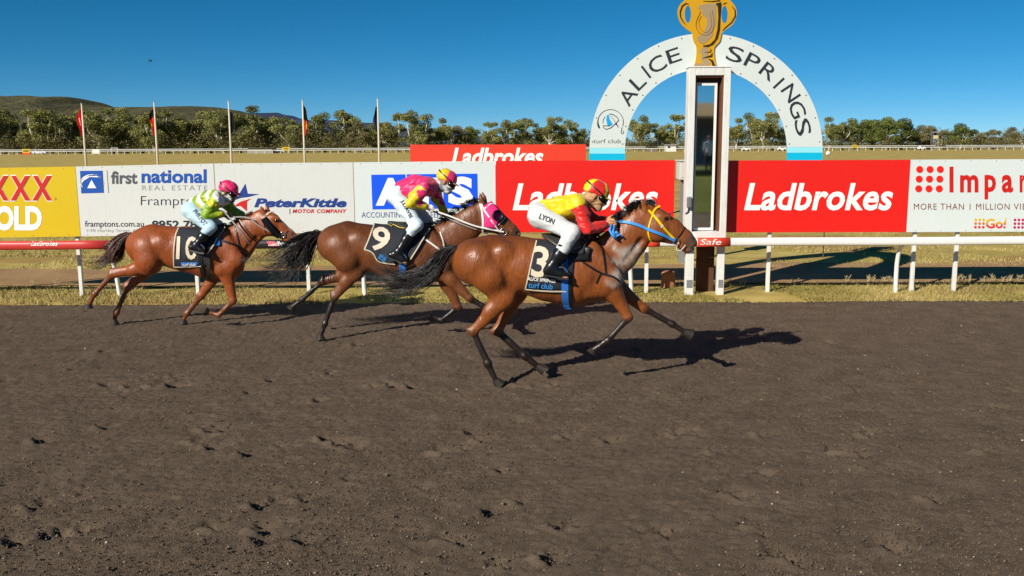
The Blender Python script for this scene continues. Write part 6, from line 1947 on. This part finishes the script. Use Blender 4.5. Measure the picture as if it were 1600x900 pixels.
T10.chain([(1468, 446, 42, .7), (1498, 463, 35, .85)], 0.02, 0.8, 'muzzle'); T10.chain([(1450, 474, 20), (1482, 488, 17)], 0.02, 1.3, 'muzzle')
for s_ in (-1, 1):
    T10.F.ball(T10.z(1350, 398, s_ * .055), T10.zr(52), 0.03, 0.5, 'head'); T10.F.cone(T10.z(1372, 338, s_ * .066), T10.z(1402, 342, s_ * .068), T10.zr(22), T10.zr(15), 0.03, 0.7, 'head')
    T10.F.ball(T10.z(1394, 358, s_ * .088), T10.zr(10), 0.012, 1, 'head', sub=True)
    T10.F.ball(T10.z(1510, 450, s_ * .05), T10.zr(12), 0.012, 1.3, 'muzzle', sub=True); T10.F.cone(T10.z(690, 650, s_ * .27), T10.z(635, 590, s_ * .30), T10.zr(18), T10.zr(18), 0.06, 1, 'body', sub=True)
    T10.F.cone(T10.z(1190, 560, s_ * .11), T10.z(1265, 470, s_ * .08), T10.zr(12), T10.zr(13), 0.04, 1, 'neck', sub=True)
T10.F.cone(T10.z(1526, 480), T10.z(1470, 472), T10.zr(5), T10.zr(4), 0.008, 3.0, 'muzzle', sub=True)
T10.ear((1312, 308), (1290, 256), -.05, -.05); T10.ear((1342, 300), (1328, 252), .045, .05)
t1q = T10.leg([(229, 384), (234, 416), (175, 429), (148, 459), (138, 477)], -1, True, False); t2q = T10.leg([(232, 386), (238, 414), (199, 450), (182, 488), (178, 504)], 1, True)
t3q = T10.leg([(352, 412), (364, 470), (342, 492), (324, 488)], -1, False, False); t4q = T10.leg([(348, 414), (314, 462), (292, 490), (286, 504)], 1, False)
def coat10(V, C, T):
    d = np.linalg.norm((V - T10.z(1505, 465)) * [1, .6, 1], axis=1)
    k = np.clip((0.10 - d) / 0.05, 0, 1)[:, None]
    C = C * (1 - k * .7) + np.array(S('#6a5244')) * k * .7
    # highlight along the nose, painted into the coat colour as a pale strip
    a, b = T10.z(1362, 292), T10.z(1500, 425)
    ba = b - a; t = np.clip((V - a) @ ba / (ba @ ba), 0, 1); dd = np.linalg.norm((V - a - t[:, None] * ba), axis=1)
    k = np.clip((0.03 - dd) / 0.012, 0, 1)[:, None]
    return C * (1 - k * .75) + np.array(S('#d8d2cb')) * k * .75
T10.finish(coat10)
for q in (t1q, t2q, t3q, t4q): T10.hoof(q)
T10.eye(1393, 357)
T10.tail([(430, 440, 0), (385, 470, 0), (345, 530, -.03), (320, 585, -.04), (260, 612, 0), (170, 600, .03)], [0.03, 0.06, 0.09, 0.11, 0.13, 0.15], 420, 0.0055, ('#3d1e12', '#7a4122'), 23)
T10.mane([(1050, 405), (1110, 375), (1170, 345), (1230, 315), (1290, 292)], 260, 0.10, (-0.8, 0.35), 0.005, ('#5a2d18', '#2e1a12'), 24, fall=0.9)
c10, _ = T10.drape('saddlecloth', [(752, 412), (985, 420), (940, 655), (724, 655)], M_cloth, 0.012)
T10.strap('hem', [(754, 412), (735, 460), (724, 560), (726, 655)], 0.016, M_trim, 0.022, c10); T10.strap('hem', [(726, 655), (820, 655), (905, 652)], 0.014, M_trim, 0.022, c10)
T10.print_on('10', (744, 465, 884, 608), M_num, c10, 0.028, bold=0.015, ang=2)
T10.drape('lower_band', [(775, 626), (890, 628), (888, 650), (775, 650)], M_girth, 0.024, 8, 4, parent=c10, both=False)
T10.print_on('turf club', (785, 628, 870, 649), M_wstrap, c10, 0.034, bold=0.02)
T10.drape('saddlecloth_front', [(985, 415), (1060, 408), (962, 560), (930, 545)], M_cloth, 0.03, 8, 12, both=False, parent=c10)
T10.strap('hem', [(1062, 408), (1010, 480), (955, 560), (945, 575)], 0.016, M_trim, 0.042, c10)
T10.drape('blue_pad', [(1010, 470), (1032, 462), (1030, 522), (975, 525)], M_girth, 0.022, 6, 6, both=False, parent=c10)
T10.strap('girth', [(900, 560), (905, 650), (920, 730)], 0.06, M_leather, 0.022); T10.strap('surcingle', [(945, 560), (950, 650), (952, 735)], 0.05, M_saddle, 0.024)
s10, _ = T10.drape('saddle', [(870, 398), (1060, 400), (1020, 470), (940, 470)], M_saddle, 0.034, 10, 8, thick=0.02, wave=0)
T10.strap('breast_girth', [(1030, 485), (1090, 505), (1150, 530), (1200, 560), (1190, 590)], 0.03, M_leather, 0.01); T10.strap('breast_strap', [(1120, 380), (1135, 440), (1152, 520)], 0.018, M_leather, 0.01)
br10 = T10.strap('bridle', [(1318, 322), (1350, 360), (1390, 410), (1435, 455)], 0.02, M_leather, 0.010)
T10.strap('cheek_roll', [(1318, 345), (1335, 375), (1365, 410), (1395, 438), (1420, 452)], 0.085, paint('black_sheepskin', '#17161a', 0.95, 0.1, 0.4, 60, bump=1.0, bscale=80), 0.024, br10, thick=0.045)
T10.strap('browband', [(1328, 322), (1352, 304), (1382, 300)], 0.026, M_trim, 0.01, br10); T10.strap('throat_lash', [(1312, 345), (1318, 400), (1328, 440)], 0.012, M_leather, 0.008, br10)
bit10, _, _ = T10.hit(100 + 1440 / 4.205, 260 + 447 / 4.205, 0.016); ring('bit_ring', bit10, 0.036, 0.006, M_steel, br10); T10.strap('noseband', [(1420, 470), (1452, 452), (1470, 425)], 0.014, M_leather, 0.008, br10)
J10 = {'head': (357, 298.5, 0.0), 'chest': (338, 311, 0), 'mid': (325, 313.5, 0), 'waist': (311, 319, 0), 'hip': (302, 326.5, 0), 'shN': (337, 313, -.17), 'shF': (349, 313, .17),
       'elN': (321.5, 336, -.25), 'wrN': (347, 335.5, -.14), 'haN': (357, 338.5, -.10), 'elF': (363, 328, .22), 'wrF': (377, 338, .10), 'haF': (384, 343, .07),
       'knN': (330, 355, -.26), 'knF': (339, 352, .26), 'cuN': (322, 363, -.31), 'cuF': (332, 361, .31), 'anN': (306.5, 383, -.36), 'anF': (316, 381, .36), 'heN': (298.5, 389.5, -.36), 'heF': (308, 388, .36), 'toN': (317, 394, -.38), 'toF': (326, 392, .38)}
Lm, Wh, Yv = rgb('#86a81a', '#dfe3e2', '#d3c41e')
def shirt10(V, T, q, f):
    C = np.tile(Lm, (len(V), 1))
    n_ = nz(V, 24, 71, 2)
    C[n_ > 0.28] = Yv
    tor = T['torso'] | T['neck']
    d = q['waist'] - q['chest']; d /= np.linalg.norm(d)
    st = np.floor(((V - q['chest']) @ d) / 0.065 + 0.35 * np.sin((V - q['chest']) @ np.array([-d[2], 0, d[0]]) * 25)).astype(int)
    ck = (st % 2 == 0) & tor
    C[ck] = Wh
    return C
P10 = np.array(S('#de1f62'))
r10, q10j = rider('jockey in lime and white silks with pink cap riding the rear chestnut horse', T10, J10, '#6b4530',
    dict(shirt=shirt10, cap=lambda V, HC, f, u, l: np.tile(P10, (len(V), 1)), peak='#b0184c', breeches='#b4d0dc', legtext=[('PHILPOT', (298, 336, 327, 343.5), 52)], legink=paint('slate_ink', '#4a5a70'), tilt=-18, seed=8, scarf=('#cfccc6', '#55524f'), gloves={'handN': '#4a3a30', 'handF': '#c8b830'}))
stirrup(T10, q10j, r10)
for sg in (-1, 1):
    rp = [npv(P(359, 339, T10.Y + sg * .10)), npv(P(388, 340, T10.Y + sg * .13)), npv(P(402, 350.5, T10.Y + sg * .13)), npv(P(418, 360, T10.Y + sg * .11)), np.array([bit10.x, T10.Y + sg * abs(bit10.y - T10.Y), bit10.z])]
    c_ = cat(rp, 6); ribbon('rein', c_, np.array([[0, sg, 0.05]] * len(c_)), 0.018, 0.005, M_brleather, T10.root)
w10 = thing('whip', 'pale whip slanting across the neck of horse ten', 'whip', P(352, 334, T10.Y - .16))
MB().tube([P(350, 330, T10.Y - .17), P(372, 356, T10.Y - .20), P(393, 384, T10.Y - .20)], [0.010, 0.012, 0.012], 7).build('shaft', M_brleather, w10, smooth=True)
T10.strap('martingale', [(1150, 345), (1190, 400), (1230, 450), (1285, 490)], 0.012, M_leather, 0.01)

# ---------------- behind the photographer, seen only in the finishing post glass
def bystander():
    x0, y0, z0 = 9.15, -12.6, 1.1
    r = thing('person', 'man in white shirt and dark trousers reflected in the finishing post glass', 'man', (x0, y0, z0))
    F = Field()
    q = lambda x, y, z: np.array([x0 + x, y0 + y, z0 + z])
    F.cone(q(0, 0, 0.95), q(0, 0, 1.40), 0.13, 0.14, 0.06, 1.0); F.cone(q(-.17, 0, 1.42), q(.17, 0, 1.42), 0.07, 0.07, 0.05)
    F.cone(q(0, 0, 1.45), q(0, 0.02, 1.56), 0.055, 0.05, 0.02, 1, 'skin'); F.cone(q(0, 0.01, 1.68), q(0, 0.03, 1.63), 0.095, 0.07, 0.02, 1, 'skin'); F.ball(q(0, 0.10, 1.66), 0.018, 0.02, 1, 'skin')
    for s in (-1, 1):
        F.cone(q(.2 * s, 0, 1.40), q(.25 * s, 0.02, 1.12), 0.055, 0.045, 0.03, 1, 'sleeve'); F.cone(q(.25 * s, .02, 1.12), q(.2 * s, .14, .92), 0.043, 0.03, 0.02, 1, 'skin'); F.ball(q(.19 * s, .18, .87), 0.042, 0.02, 1, 'skin')
        F.cone(q(.09 * s, 0, .93), q(.1 * s, 0.01, .5), 0.10, 0.065, 0.04, 1, 'leg'); F.cone(q(.1 * s, .01, .5), q(.11 * s, 0, .08), 0.06, 0.045, 0.02, 1, 'leg'); F.cone(q(.11 * s, -.03, .04), q(.12 * s, .17, .035), 0.045, 0.035, 0.02, 1, 'shoe')
    V, Fq = F.grow(0.016)
    tg, nm = F.tags(V); C = np.tile(np.array(S('#dfe4ea')), (len(V), 1))
    for n_, c in (('skin', '#a9745a'), ('leg', '#2b2f3a'), ('shoe', '#1a1a1a')): C[tg == nm.index(n_)] = S(c)
    mesh('body', V, Fq, M_breech, r, smooth=True, cols=C)
bystander()
mq = thing('marquee', 'dark shade shelter with tan roof reflected in the finishing post glass', 'shelter', (9, -18, 1.4))
boxobj('back_wall', 3, 16, -20.1, -20, 1.3, 4.4, paint('shade_wall', '#7d8790', 0.8), mq)
MB().add([(2.5, -15.6, 3.75), (16.5, -15.6, 3.75), (16.5, -20.5, 4.6), (2.5, -20.5, 4.6), (2.5, -15.6, 3.85), (16.5, -15.6, 3.85), (16.5, -20.5, 4.7), (2.5, -20.5, 4.7)], [(0, 3, 2, 1), (4, 5, 6, 7), (0, 1, 5, 4), (1, 2, 6, 5), (2, 3, 7, 6), (3, 0, 4, 7)]).build('roof', paint('tan_roof', '#b39a66', 0.7), mq)
for x in (3, 7.3, 11.6, 16): MB().tube([(x, -15.8, 1.2), (x, -15.8, 3.8)], 0.05, 8).build('post', M_gal, mq, smooth=True)
